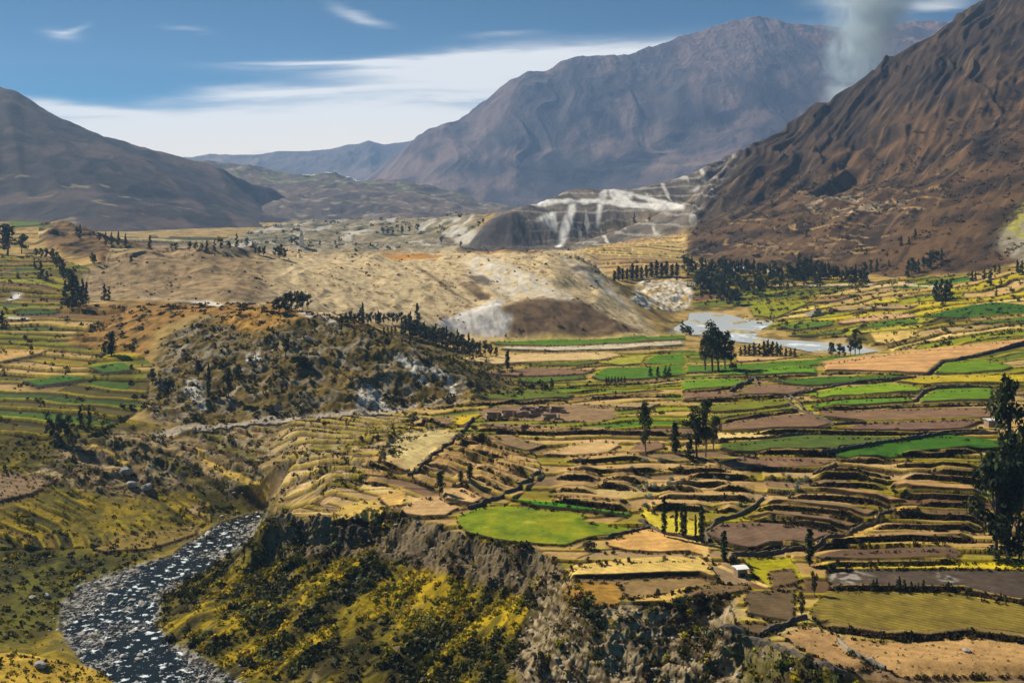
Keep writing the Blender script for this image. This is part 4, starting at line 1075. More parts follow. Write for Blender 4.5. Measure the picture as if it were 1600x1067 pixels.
mountain('plateau', [], [[(250, 380, 2650), (430, 374, 2700), (600, 368, 2700), (700, 360, 2750), (800, 352, 2800)],
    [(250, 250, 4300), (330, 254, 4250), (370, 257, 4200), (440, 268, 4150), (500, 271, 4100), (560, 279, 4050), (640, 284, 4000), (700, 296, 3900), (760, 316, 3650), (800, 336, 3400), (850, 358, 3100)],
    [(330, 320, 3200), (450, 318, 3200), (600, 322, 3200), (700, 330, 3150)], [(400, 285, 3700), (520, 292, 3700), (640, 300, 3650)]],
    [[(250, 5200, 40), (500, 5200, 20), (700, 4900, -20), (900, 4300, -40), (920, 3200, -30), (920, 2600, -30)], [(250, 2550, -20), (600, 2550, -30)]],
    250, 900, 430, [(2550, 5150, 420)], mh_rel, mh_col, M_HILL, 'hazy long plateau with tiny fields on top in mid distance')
def cm_rel(t):
    f = sstep(4900, 5500, t.D)
    q = t.X + 0.25 * t.Y
    w = 0.35 * fbm(t.X / 700, t.Y / 700, 3, 320)
    return f * (1 - .72 * sstep(6150, 6500, t.D)) * (140 * (ridged(q / 1000 + w, t.Y / 2200 + w, 5, 321, .40) - .5) + 8 * (ridged(t.X / 170 + w, t.Y / 330, 5, 322) - .4)) + sstep(6050, 6400, t.D) * (15 * (ridged(t.X / 150, t.Y / 260, 4, 326, .6) - .4))
def cm_col(t):
    a = fbm(t.X / 500, t.Y / 500, 4, 323); g = fbm(t.X / 120, t.Y / 200, 4, 324)
    c = mc2(S(132, 112, 106), S(80, 74, 78), sstep(-.3, .3, a + .4 * g))
    d = sstep(-.02, .2, fbm((t.X + .5 * t.Z) / 420, (t.Y - t.X * .4) / 700, 4, 325))[..., None]  # dark slate patches painted in place of cloud shadows
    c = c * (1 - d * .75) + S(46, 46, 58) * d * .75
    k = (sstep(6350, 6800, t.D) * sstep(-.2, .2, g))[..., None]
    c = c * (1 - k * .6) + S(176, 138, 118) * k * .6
    l2 = sstep(.12, .34, fbm((t.X - .6 * t.Z) / 260, t.Y / 420, 4, 327))[..., None]  # broad pinkish patches, like the summit tone, painted as sunlit slopes
    return c * (1 - l2 * .5) + S(156, 132, 120) * l2 * .5
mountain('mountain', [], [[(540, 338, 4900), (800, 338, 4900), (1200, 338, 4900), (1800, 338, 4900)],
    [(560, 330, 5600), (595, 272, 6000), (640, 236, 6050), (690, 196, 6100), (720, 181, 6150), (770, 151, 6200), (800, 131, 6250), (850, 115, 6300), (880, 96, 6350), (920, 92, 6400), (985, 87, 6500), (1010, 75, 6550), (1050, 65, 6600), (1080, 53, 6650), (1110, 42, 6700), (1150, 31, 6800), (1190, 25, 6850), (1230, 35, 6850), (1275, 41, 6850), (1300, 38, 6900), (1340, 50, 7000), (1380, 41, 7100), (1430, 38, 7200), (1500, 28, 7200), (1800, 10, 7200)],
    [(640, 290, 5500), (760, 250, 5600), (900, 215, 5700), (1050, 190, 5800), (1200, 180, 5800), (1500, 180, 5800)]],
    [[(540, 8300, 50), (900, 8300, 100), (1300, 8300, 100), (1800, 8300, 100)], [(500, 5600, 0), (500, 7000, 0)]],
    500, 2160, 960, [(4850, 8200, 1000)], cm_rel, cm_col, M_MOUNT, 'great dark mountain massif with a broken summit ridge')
def fr_rel(t):
    return 90 * (ridged(t.X / 700, t.Y / 1200, 5, 331, 0.5) - .5) * sstep(7900, 8500, t.D) * (1 - .6 * sstep(8600, 8900, t.D))
def fr_col(t):
    a = fbm(t.X / 600, t.Y / 600, 4, 333)
    return mc2(S(140, 124, 116), S(96, 90, 90), sstep(-.3, .3, a))
mountain('distant_mountains', [], [[(200, 300, 7700), (500, 300, 7700), (900, 300, 7700)], [(200, 255, 8800), (310, 245, 8800), (340, 241, 8800), (400, 240, 8850), (440, 236, 8850), (470, 232, 8900), (520, 227, 8950), (545, 219, 9000), (562, 224, 9000), (575, 216, 9000), (600, 224, 9000), (640, 218, 9050), (680, 209, 9050), (720, 200, 9050), (900, 190, 9050)]],
    [[(200, 10300, 0), (500, 10300, 0), (900, 10300, 0)]], 220, 880, 420, [(7700, 10250, 320)], fr_rel, fr_col, M_MOUNT, 'faint blue line of far peaks beyond the plateau')

# ------------------------------------------------------------------ vegetation meshes
RNG = np.random.default_rng(7)
random.seed(7)

def leaf_quads(cen, rad, n, size, rng, flat=0.55, colr=None):
    """n leaf clumps round each centre: -> verts, quads, colours"""
    k = len(cen)
    c = np.repeat(np.asarray(cen, np.float32), n, 0); r = np.repeat(np.asarray(rad, np.float32).reshape(k, -1) * np.ones((1, 3), np.float32), n, 0)
    d = rng.normal(size=(k * n, 3)).astype(np.float32); d /= np.linalg.norm(d, axis=1, keepdims=True)
    rr = rng.uniform(0.45, 1.05, (k * n, 1)).astype(np.float32)
    p = c + d * r * rr
    nrm = d + rng.normal(size=d.shape) * flat; nrm /= np.linalg.norm(nrm, axis=1, keepdims=True)
    a = np.cross(nrm, rng.normal(size=d.shape)); a /= np.linalg.norm(a, axis=1, keepdims=True)
    b_ = np.cross(nrm, a)
    sz = (np.repeat(np.asarray(size, np.float32).reshape(-1, 1) * np.ones((k, 1), np.float32), n, 0)) * rng.uniform(0.6, 1.3, (k * n, 1))
    a = a * sz; b_ = b_ * sz * rng.uniform(0.5, 0.9, (k * n, 1))
    v = np.stack([p - a - b_ * .4, p - a * .2 + b_, p + a + b_ * .3, p + a * .3 - b_], 1).reshape(-1, 3)
    q = np.arange(k * n * 4, dtype=np.int32).reshape(-1, 4)
    f = rng.uniform(0.65, 1.35, (k * n, 1)) * np.repeat(rng.uniform(0.75, 1.3, (k, 1)), n, 0)
    cc = np.repeat(np.asarray(colr if colr is not None else np.ones((k, 3)), np.float32), n, 0) * f
    return v.astype(np.float32), q, np.repeat(cc, 4, 0)

def tube(path_, radii, sides=6):
    vs, qs = [], []
    for i, (p, r) in enumerate(zip(path_, radii)):
        for s in range(sides):
            an = 2 * math.pi * s / sides
            vs.append((p[0] + r * math.cos(an), p[1] + r * math.sin(an), p[2]))
        if i:
            for s in range(sides):
                a = (i - 1) * sides + s; c = (i - 1) * sides + (s + 1) % sides
                qs.append((a, c, c + sides, a + sides))
    return vs, qs
def join(parts):
    V, Q, n = [], [], 0
    for v, q in parts:
        V += list(v); Q += [tuple(x + n for x in f) for f in q]; n += len(v)
    return V, Q

def proto(kind, seed):
    rng = np.random.default_rng(seed)
    tr = []
    if kind == 'eucalyptus':
        lean = rng.uniform(-.04, .04, 2)
        pth = [(lean[0] * t * t * 2 + .012 * math.sin(5 * t + seed), lean[1] * t * t, t * .93) for t in np.linspace(0, 1, 8)]
        tr.append(tube(pth, np.linspace(.020, .004, 8)))
        cen, rad = [], []
        for i in range(24):
            h = rng.uniform(.32, .98); w = .18 * math.sin(math.pi * min(1, (h - .22) / .85)) + .02
            an = rng.uniform(0, 6.28); q = rng.uniform(.25, 1) * w
            c = (lean[0] * h * 2 * h + q * math.cos(an), lean[1] * h * h + q * math.sin(an), h)
            cen.append(c); rad.append((rng.uniform(.055, .095), rng.uniform(.055, .095), rng.uniform(.06, .11)))
            j = pth[max(0, int((h - .12) * 7))]
            tr.append(tube([j, ((j[0] + c[0]) / 2, (j[1] + c[1]) / 2, (j[2] + c[2]) / 2 - .01), c], [.008, .005, .002], 4))
        lf = leaf_quads(cen, rad, 60, .021, rng)
    elif kind == 'poplar':
        pth = [(0, 0, t * .97) for t in np.linspace(0, 1, 6)]
        tr.append(tube(pth, np.linspace(.013, .003, 6)))
        cen, rad = [], []
        for i in range(26):
            h = .10 + .88 * (i + rng.uniform(0, 1)) / 26; w = .075 * (math.sin(math.pi * min(1, (h + .12) / 1.1)) ** .6)
            an = rng.uniform(0, 6.28)
            cen.append((.022 * math.cos(an), .022 * math.sin(an), h)); rad.append((w * rng.uniform(.7, 1.15), w * rng.uniform(.7, 1.15), .05))
        lf = leaf_quads(cen, rad, 40, .020, rng)
    elif kind == 'cypress':
        tr.append(tube([(0, 0, t * .95) for t in np.linspace(0, 1, 5)], np.linspace(.018, .004, 5)))
        cen, rad = [], []
        for i in range(22):
            h = .05 + .92 * (i + rng.uniform(0, 1)) / 22; w = .25 * (1.02 - h) ** .7
            an = rng.uniform(0, 6.28); q = rng.uniform(.2, .7) * w
            cen.append((q * math.cos(an), q * math.sin(an), h)); rad.append((w * .62, w * .62, .06))
        lf = leaf_quads(cen, rad, 34, .034, rng)
    elif kind == 'leafy':
        tr.append(tube([(.01 * math.sin(4 * t), 0, t * .7) for t in np.linspace(0, 1, 5)], np.linspace(.03, .008, 5)))
        cen, rad = [], []
        for i in range(16):
            h = rng.uniform(.22, .9); w = .34 * math.sin(math.pi * min(1, (h + .05) / 1.02)) ** .7
            an = rng.uniform(0, 6.28); q = rng.uniform(.2, .8) * w
            c = (q * math.cos(an), q * math.sin(an), h)
            cen.append(c); rad.append((rng.uniform(.10, .16), rng.uniform(.10, .16), rng.uniform(.08, .13)))
            tr.append(tube([(0, 0, .2 + .3 * h), c], [.012, .003], 4))
        lf = leaf_quads(cen, rad, 55, .034, rng)
    elif kind == 'bush':
        cen, rad = [], []
        for i in range(9):
            an = rng.uniform(0, 6.28); q = rng.uniform(.0, .55); h = rng.uniform(.15, .7) * (1 - .5 * q)
            cen.append((q * math.cos(an), q * math.sin(an), h)); rad.append((rng.uniform(.2, .34), rng.uniform(.2, .34), rng.uniform(.18, .3)))
        lf = leaf_quads(cen, rad, 40, .075, rng)
    return (join(tr) if tr else None), lf

_pc = {}
def get_proto(kind, var, mat):
    key = (kind, var, mat.name)
    if key not in _pc:
        tr, lf = proto(kind, 50 + var * 7 + len(kind))
        tm = raw_mesh('trunk', tr[0], tr[1], M_BARK, smooth=True) if tr else None
        _pc[key] = (tm, raw_mesh('crown' if tr else kind, lf[0], lf[1], mat, lf[2]))
    return _pc[key]

def plant(kind, u, v, hpx, label, cat, group=None, mat=None, var=None, wide=1.0, name=None, at=None, sink=0.02):
    """a tree or bush standing on the ground seen at photo position u, v"""
    x, y, z = at if at else T.ray(u, v)
    z = T.ground(x, y)
    h = hpx * y / F
    var = random.randrange(5) if var is None else var
    mat = mat or {'poplar': M_POP, 'bush': M_BUSH}.get(kind, M_TREE)
    tm, cm = get_proto(kind, var, mat)
    nm = name or {'eucalyptus': 'eucalyptus_tree', 'poplar': 'poplar_tree', 'cypress': 'conifer_tree', 'leafy': 'leafy_tree', 'bush': 'bush'}[kind]
    rz = random.uniform(0, 6.28)
    if tm is None:
        o = bpy.data.objects.new(nm, cm); COL.objects.link(o)
        o.location = (x, y, z - sink * h); o.scale = (h * wide, h * wide, h); o.rotation_euler = (0, 0, rz)
        return tag(o, label, cat, group)
    r = bpy.data.objects.new(nm, None); COL.objects.link(r)
    r.empty_display_size = 1.0
    r.location = (x, y, z - sink * h); r.scale = (h * wide, h * wide, h); r.rotation_euler = (0, 0, rz)
    tag(r, label, cat, group)
    for n_, me in (('trunk', tm), ('crown', cm)):
        c = bpy.data.objects.new(n_, me); COL.objects.link(c); c.parent = r
    return r

# ---- single trees and small clumps -----------------------------------------
P = plant
P('eucalyptus', 1574, 872, 282, 'tallest dark eucalyptus, bare trunk under its high crown, above terraces at the edge', 'tree', var=0, wide=0.72)
P('leafy', 1556, 872, 172, 'dense black-green tree at the foot of the tallest eucalyptus, on its terrace side', 'tree', var=1, wide=0.75, mat=M_TREE)
P('leafy', 1592, 870, 190, 'dense dark tree right behind the tallest eucalyptus, cut by the photo edge', 'tree', var=2, wide=0.5)
P('cypress', 1574, 878, 120, 'low dark tree filling the gap beneath the tallest eucalyptus', 'tree', var=3, wide=1.1)
P('eucalyptus', 1008, 712, 84, 'slender tree with long bare trunk beside the oval beige field', 'tree', var=1, wide=0.8)
P('eucalyptus', 1088, 716, 78, 'full dark tree, thickest of the clump beside the dull green field', 'tree', var=2, wide=1.15)
P('eucalyptus', 1103, 714, 88, 'tallest tree of the clump beside the dull green field', 'tree', var=3, wide=0.8)
P('eucalyptus', 1115, 706, 62, 'thin tree nearest the dull green field in its clump', 'tree', var=4, wide=0.8)
P('poplar', 1055, 710, 52, 'narrow cactus-like tree between the slender bare tree and the dark clump', 'tree', var=0, wide=2.0)
P('cypress', 1078, 718, 40, 'low conifer at the foot of the thick dark clump by the dull green field', 'tree', var=0, wide=1.2)
for (u, v, h, w), l in zip(((1038, 838, 66, 1.0), (1057, 834, 50, .9), (1066, 840, 56, .9), (1071, 838, 54, .9), (1087, 844, 42, .8), (1096, 848, 60, 1.2)),
        ('lone tall poplar first from the green pasture, by the yellow plot', 'thin poplar second from the green pasture, by the yellow plot', 'poplar close against its twin in the middle of the poplar row', 'twin poplar on the ploughed-field side in the middle of the poplar row', 'thinnest and shortest poplar of the row by the yellow plot', 'thick poplar at the corner of the large ploughed brown field')):
    P('poplar', u, v, h, l, 'tree', 'poplars by the yellow plot', wide=w)
P('poplar', 1131, 877, 50, 'stout dark poplar standing before the large brown field, near the white hut', 'tree', var=1, wide=1.7)
P('poplar', 1265, 884, 60, 'solitary spindle-shaped poplar on the yellow grass below the terraces', 'tree', var=2, wide=1.7)
P('leafy', 1273, 930, 44, 'airy brownish tree at the corner of the cropped maize field', 'tree', var=3, wide=0.55, mat=M_BUSH)
P('leafy', 1252, 966, 46, 'dark upright shrubby tree between two brown plots and the maize field', 'tree', var=4, wide=0.5, mat=M_BUSH)
for u, v, h in ((1365, 919, 15), (1370, 919, 17), (1389, 920, 12), (1405, 923, 24), (1413, 922, 18), (1424, 923, 16), (1435, 922, 13), (1443, 923, 19), (1457, 925, 14), (1482, 924, 17), (1497, 925, 11)):
    P('cypress', u, v, h, 'small dark conifer in the row along the upper edge of the maize field', 'tree', 'conifer row above the maize field', wide=1.2)
P('cypress', 1564, 938, 13, 'single tiny conifer in the dark ploughed ground beyond the conifer row', 'tree', wide=1.4)
P('leafy', 687, 775, 42, 'bushy dark tree on the small terraces above the green pasture', 'tree', var=0, wide=0.75)
P('poplar', 720, 753, 19, 'shorter column tree on the arc-shaped terraces', 'tree', var=3, wide=3)
P('poplar', 734, 748, 26, 'taller column tree on the arc-shaped terraces', 'tree', var=4, wide=2.6)
for (u, v, h, w), l in zip(((1102, 578, 62, .9), (1113, 580, 78, 1.0), (1122, 579, 66, 1.1), (1133, 577, 60, .9), (1142, 576, 44, .9)),
        ('tree with wide crown nearest the pale sand plot in the riverside eucalyptus clump', 'tallest eucalyptus of the riverside clump in front of the silver river', 'broad-crowned middle tree of the riverside eucalyptus clump', 'leaning tree on the river side of the riverside eucalyptus clump', 'smallest outer tree of the riverside eucalyptus clump')):
    P('eucalyptus', u, v, h, l, 'tree', 'riverside eucalyptus clump', wide=w * 1.25)
P('bush', 1146, 576, 15, 'round dark bush at the foot of the riverside eucalyptus clump', 'bush', wide=0.9, mat=M_TREE)
P('bush', 1075, 524, 18, 'big dark round bush on the near bank at the bend of the silver river', 'bush', wide=1.0, mat=M_TREE)
P('cypress', 1066, 517, 18, 'dark conifer on the near bank at the bend of the silver river', 'tree', wide=1.2)
for i, u in enumerate((1157, 1164, 1171, 1178, 1186, 1194, 1200, 1207, 1214, 1220)):
    P('cypress', u, 556, (15, 18, 19, 22, 20, 24, 26, 24, 22, 18)[i], 'dark conifer in the solid row along the near bank of the silver river', 'tree', 'conifer row on the silver river bank', wide=1.3)
for u in (1228, 1235, 1242):
    P('cypress', u, 557, 14, 'low conifer in the short clump after the solid conifer row by the river', 'tree', 'short conifer clump on the silver river bank', wide=1.4)
for (u, v, h, k), l in zip(((1300, 557, 24, 'leafy'), (1312, 557, 22, 'leafy'), (1319, 556, 16, 'cypress'), (1336, 556, 42, 'eucalyptus'), (1343, 554, 26, 'eucalyptus'), (1329, 556, 26, 'eucalyptus')),
        ('round dark tree first in the clump past the far end of the silver river', 'second round dark tree by the tail of the silver river', 'small conifer by the tail of the silver river', 'tall airy tree at the tail of the silver river', 'short airy tree on the field side of the tall airy one by the river tail', 'short airy tree on the water side of the tall airy one by the river tail')):
    P(k, u, v, h, l, 'tree', 'trees at the river tail', wide=1.0)
for (u, v, h), l in zip(((1463, 471, 34), (1471, 472, 38), (1479, 470, 34), (1485, 466, 30)), ('outermost tree, nearest the river, of the dark clump under the brown mountain foot', 'tallest tree of the dark clump under the brown mountain foot', 'third tree of the dark clump under the brown mountain foot', 'last tree of the dark clump under the brown mountain foot')):
    P('cypress', u, v, h, l, 'tree', 'dark clump under the mountain foot', wide=1.1)
for u, v, h in ((1519, 438, 16), (1524, 437, 13), (1538, 435, 16), (1548, 447, 27), (1555, 426, 12), (1561, 425, 13), (1564, 446, 12), (1590, 425, 20), (1597, 430, 24), (1557, 464, 14)):
    P('cypress', u, v, h, 'small conifer scattered over the terraces at the brown mountain foot', 'tree', 'conifers scattered at the mountain foot', wide=1.1)
P('poplar', 793, 578, 32, 'single thin tree between the pale sand plots and the brown plot', 'tree', wide=1.8)
P('cypress', 862, 608, 18, 'small pointed tree on the small round-topped mound', 'tree', wide=1.3)
P('bush', 831, 609, 13, 'round dark bush left of the small pointed tree', 'bush', mat=M_TREE, wide=0.9)
P('bush', 854, 610, 13, 'round dark bush touching the small pointed tree', 'bush', mat=M_TREE, wide=0.8)
for u in (947, 951, 956, 961, 966, 971, 976):
    P('cypress', u, 598, 11, 'small conifer of the row along the lower edge of the vivid green field', 'tree', 'conifer row under the vivid green field', wide=1.2)
for u in (1016, 1028, 1040, 1046):
    P('cypress', u, 588, 16, 'dark conifer at the right end of the vivid green field', 'tree', 'conifers right of the vivid green field', wide=1.4)
# hedge and dark row below the sandy bluff
for i in range(17):
    P('leafy', 534 + i * 6.6, 507 - (i % 3), 17 + (i * 7) % 5, 'dark leafy tree in the straight hedge row below the sandy bluff', 'tree', 'hedge row below the sandy bluff', wide=0.75)
P('cypress', 566, 506, 34, 'tall pointed conifer rising from the straight hedge below the sandy bluff', 'tree', wide=0.9)
P('cypress', 591, 506, 22, 'smaller pointed conifer in the middle of the hedge below the sandy bluff', 'tree')
P('cypress', 641, 512, 26, 'first conifer of the pair closing the hedge below the sandy bluff', 'tree')
P('cypress', 652, 506, 34, 'taller conifer of the pair closing the hedge below the sandy bluff', 'tree', wide=0.9)
for i in range(22):
    t = i / 21
    P('leafy' if i % 3 else 'cypress', 628 + 122 * t, 522 + 36 * t + (i % 3) * 2, 30 - 6 * abs(t - .5) + (i * 5) % 7, 'dark tree in the slanting belt between the scrub hill and the sandy bluff', 'tree', 'slanting tree belt below the sandy bluff', wide=0.8)
for u, v, h in ((758, 556, 26), (766, 557, 22), (775, 558, 17)):
    P('leafy', u, v, h, 'dark tree at the lower tip of the slanting belt', 'tree', 'trees at the tip of the slanting belt', wide=0.85)
for u in (600, 606, 612, 618):
    P('cypress', u, 521, 12, 'small conifer in the green patch behind the scrub hill', 'tree', 'conifers in the green patch', wide=1.2)
# left
P('leafy', 12, 398, 52, 'huge round dark tree under the bright green field on the hill', 'tree', var=0, wide=1.15)
P('leafy', 34, 396, 34, 'smaller dark tree leaning on the huge round tree under the hill', 'tree', var=1, wide=1.0)
for i, (u, v, h) in enumerate(((56, 402, 16), (64, 404, 18), (73, 406, 20), (82, 410, 24), (88, 418, 28), (93, 428, 30), (99, 438, 30), (107, 446, 30), (113, 452, 28))):
    P('leafy', u, v, h, 'dark tree in the belt running down the gully of the left hill', 'tree', 'tree belt in the left gully', wide=0.75)
for (u, v, h), l in zip(((102, 476, 40), (112, 482, 56), (119, 480, 50), (129, 476, 42), (135, 470, 30)), ('outermost tall tree of the black clump at the bottom of the gully', 'tallest tree of the black clump at the bottom of the gully', 'second tallest tree of the black clump at the bottom of the gully', 'bare-trunked tree of the black clump at the bottom of the gully', 'shortest tree of the black clump at the bottom of the gully')):
    P('cypress', u, v, h, l, 'tree', 'black clump at the gully bottom', wide=0.8)
P('cypress', 163, 470, 28, 'taller of the two dark trees beside the white bank', 'tree', wide=0.9)
P('cypress', 170, 470, 22, 'shorter of the two dark trees beside the white bank', 'tree', wide=0.9)
P('cypress', 64, 436, 30, 'dark tree on the striped fields beneath the gully belt, taller of the pair', 'tree', wide=1.0)
P('cypress', 73, 440, 18, 'short dark tree on the striped fields beside a taller one', 'tree', wide=1.2)
P('cypress', 54, 418, 12, 'tiny tree on the striped fields above the pair', 'tree', wide=1.2)
P('cypress', 3, 514, 30, 'dark conifer cut by the photo edge above the striped left fields', 'tree', wide=1.2)
P('poplar', 174, 556, 40, 'taller trunked tree standing alone on the edge of the brown hill', 'tree', wide=2.4)
P('leafy', 165, 556, 26, 'rounder tree beside the lone tall tree on the edge of the brown hill', 'tree', wide=0.8)
for (u, v, h), l in zip(((78, 690, 40), (92, 692, 50), (106, 690, 46)), ('first dark tree of the black trio above the river meadow', 'tallest tree of the black trio above the river meadow', 'last tree of the black trio above the river meadow')):
    P('leafy', u, v, h, l, 'tree', 'black trio above the river meadow', wide=0.7)
P('cypress', 125, 668, 36, 'pointed tree on the hill side of the black trio', 'tree', wide=0.8)
P('cypress', 139, 664, 32, 'second pointed tree on the hill side of the black trio', 'tree', wide=0.8)
P('leafy', 357, 620, 50, 'biggest dark tree on the face of the scrub hill', 'tree', var=2, wide=0.65)
P('leafy', 372, 600, 34, 'dark tree uphill of the biggest tree on the scrub hill', 'tree', wide=0.9)
P('cypress', 326, 612, 46, 'narrow tree between pale rocks on the scrub hill', 'tree', wide=0.6)
P('leafy', 446, 556, 40, 'dark tree on the upper face of the scrub hill under the brown crest', 'tree', var=3, wide=0.8)
P('leafy', 310, 590, 30, 'low dark tree above the white rock on the scrub hill', 'tree', wide=1.0)
P('leafy', 238, 600, 26, 'dark tree where the scrub hill meets the left fields', 'tree', wide=0.9)
for u, v, h in ((428, 489, 24), (436, 490, 30), (446, 490, 34), (455, 489, 38), (464, 488, 36), (473, 486, 34), (481, 484, 28)):
    P('leafy', u, v, h, 'dark tree in the big thicket at the crest of the scrub hill', 'tree', 'thicket at the scrub hill crest', wide=0.8)
# crest of the sandy bluff and the hazy mid valley
for u, v, h in ((405, 400, 16), (412, 400, 18), (430, 402, 18), (437, 404, 26), (444, 405, 20), (467, 398, 10), (399, 398, 12), (205, 412, 14), (145, 412, 20), (148, 414, 16)):
    P('leafy', u, v, h, 'dark bushy tree dotted along the crest of the sandy bluff', 'tree', 'trees on the bluff crest', wide=0.8)
for u, v, h in ((155, 378, 16), (165, 380, 18), (174, 382, 20), (185, 383, 22), (196, 384, 20), (234, 388, 22), (268, 390, 10), (275, 391, 14), (296, 392, 16), (306, 392, 14), (315, 391, 12), (323, 392, 18), (335, 392, 18), (345, 391, 14), (370, 386, 22), (385, 386, 16), (358, 390, 14), (125, 372, 22), (120, 368, 14)):
    P('cypress' if h > 17 else 'leafy', u, v, h, 'small hazy tree on the flat fields behind the sandy bluff', 'tree', 'trees behind the sandy bluff', wide=0.9)
for u, v, h in ((598, 366, 10), (606, 367, 12), (614, 368, 10), (628, 366, 14), (640, 364, 12), (652, 362, 14), (748, 356, 12), (755, 350, 10), (690, 380, 12), (720, 386, 10), (556, 386, 8), (500, 384, 9), (524, 383, 8), (455, 383, 14), (460, 382, 12)):
    P('leafy', u, v, h, 'faint hazy tree on the distant valley floor below the plateau', 'tree', 'trees on the distant valley floor', wide=0.9)
P('cypress', 911, 362, 16, 'dark tree before the white cliff streaks', 'tree', wide=1.1)
P('cypress', 991, 348, 16, 'dark tree on the ledge of the white cliff', 'tree', wide=0.9)
P('leafy', 1015, 346, 8, 'low dark tree next to another on the ledge of the white cliff', 'tree')
# poplars and grove at the foot of the mountain
for i, (u, v, h) in enumerate(((960, 440, 18), (967, 439, 24), (973, 438, 20), (980, 437, 18), (988, 437, 26), (995, 436, 22), (1002, 436, 20), (1010, 434, 20), (1018, 433, 24), (1026, 432, 26), (1034, 432, 22), (1041, 431, 24), (1050, 432, 20), (1058, 432, 22))):
    P('poplar', u, v, h, 'poplar in the row leading to the dark grove under the mountain', 'tree', 'poplar row before the grove', wide=2.6)
gi = 0
for u0, u1, v0, v1, n, h in ((1070, 1160, 425, 430, 15, 24), (1165, 1260, 432, 440, 14, 26), (1235, 1350, 436, 440, 18, 24), (1248, 1290, 428, 432, 7, 30), (1090, 1150, 450, 476, 14, 34), (1120, 1190, 440, 462, 12, 26), (1418, 1470, 432, 410, 10, 26), (1180, 1230, 446, 452, 6, 18)):
    for k in range(n):
        t = (k + random.uniform(-.3, .3)) / max(1, n - 1)
        if u0 == 1418:
            lab, grp = 'dark tree in the slanting belt climbing the brown mountain foot', 'tree belt climbing the mountain foot'
        else:
            lab, grp = 'dark tree of the long grove under the brown mountain above the river cliffs', 'grove under the brown mountain'
        P(('leafy', 'leafy', 'cypress')[gi % 3], u0 + (u1 - u0) * t, v0 + (v1 - v0) * t + random.uniform(-3, 3), h * random.uniform(.75, 1.2), lab, 'tree', grp, wide=0.85)
        gi += 1
for (u, v, h), l in zip(((1352, 442, 34), (1370, 424, 20), (1361, 425, 18), (1389, 417, 12), (1260, 370, 12), (1408, 384, 16), (1420, 382, 14), (1430, 372, 16)),
        ('tall conifer ending the long grove under the mountain', 'conifer just past the end of the long grove', 'smaller conifer beside another past the end of the long grove', 'tiny conifer on the terrace strips past the grove', 'single dark tree among the old terraces of the mountainside', 'first of three trees in the fold of the mountainside', 'middle one of three trees in the fold of the mountainside', 'highest of three trees in the fold of the mountainside')):
    P('cypress', u, v, h, l, 'tree', wide=1.0)

# ---- single bushes
def bushes(spots, label, group, mat, w=1.0):
    for u, v, h in spots:
        P('bush', u, v, h, label, 'bush', group, mat=mat, wide=w * random.uniform(.8, 1.1), sink=0.08)
bushes([crop('B', [p[:2]])[0] + (p[2],) for p in ((700, 620, 9), (750, 610, 10), (800, 610, 12), (760, 690, 12), (740, 760, 10), (800, 740, 7), (930, 590, 10), (990, 590, 9), (880, 625, 8), (1040, 555, 6), (1130, 550, 6), (1280, 540, 7), (1380, 540, 7), (760, 530, 7), (730, 400, 8), (860, 400, 8), (640, 460, 7), (1480, 750, 8), (230, 400, 8), (940, 555, 9))],
       'pale grey-green shrub among the terrace walls around the poplar row', 'grey-green shrubs by the poplars', M_GREY, 1.1)
bushes([crop('C', [p[:2]])[0] + (p[2],) for p in ((300, 420, 11), (260, 440, 9), (200, 410, 8), (250, 480, 12), (140, 495, 9), (210, 500, 9), (180, 455, 6), (100, 410, 7), (1345, 500, 14), (50, 510, 6))],
       'pale grey-green shrub among the terrace walls below the bright green field', 'grey-green shrubs below the bright green field', M_GREY, 1.0)
bushes([crop('E', [p[:2]])[0] + (p[2],) for p in ((595, 235, 10), (635, 235, 10), (690, 218, 8), (770, 220, 10), (480, 245, 8), (430, 262, 9), (530, 205, 7), (720, 225, 7), (630, 175, 7), (680, 172, 8))],
       'small round bush on the rocky strip above the cream threshing field', 'bushes above the cream field', M_BUSH, 0.9)
for (u, v, h, w), l in zip((crop('E', [(985, 205)])[0] + (9, .8), crop('E', [(1120, 190)])[0] + (14, .9), crop('E', [(550, 150)])[0] + (18, 1.4), crop('E', [(945, 415)])[0] + (12, .9), crop('E', [(720, 75)])[0] + (9, .9), crop('E', [(580, 560)])[0] + (18, 1.2), crop('E', [(260, 210)])[0] + (15, .9), crop('E', [(1020, 620)])[0] + (16, .9), crop('E', [(600, 780)])[0] + (22, .9), crop('E', [(1390, 218)])[0] + (14, .9), crop('E', [(250, 880)])[0] + (26, .8), crop('E', [(130, 850)])[0] + (20, .8)),
        ('dark bush above the cream field, nearest its upper edge', 'round olive bush by the path above the cream field', 'wide dark thicket at the corner of the green pasture on the cliff edge', 'lone round bush on the slope under the cream field', 'small bush on the lower border of the green pasture', 'wide olive bush at the foot of the ochre scar', 'olive bush on the cliff edge under the green pasture', 'dark bush among the pale crags under the thin cream strip', 'tall dark bush between the pale crags', 'bush at the foot of the stout poplar', 'grey-green tall bush on the bottom rocks', 'dark tall bush beside the grey-green one on the bottom rocks')):
    P('bush', u, v, h, l, 'bush', mat=M_BUSH, wide=w, sink=0.08)
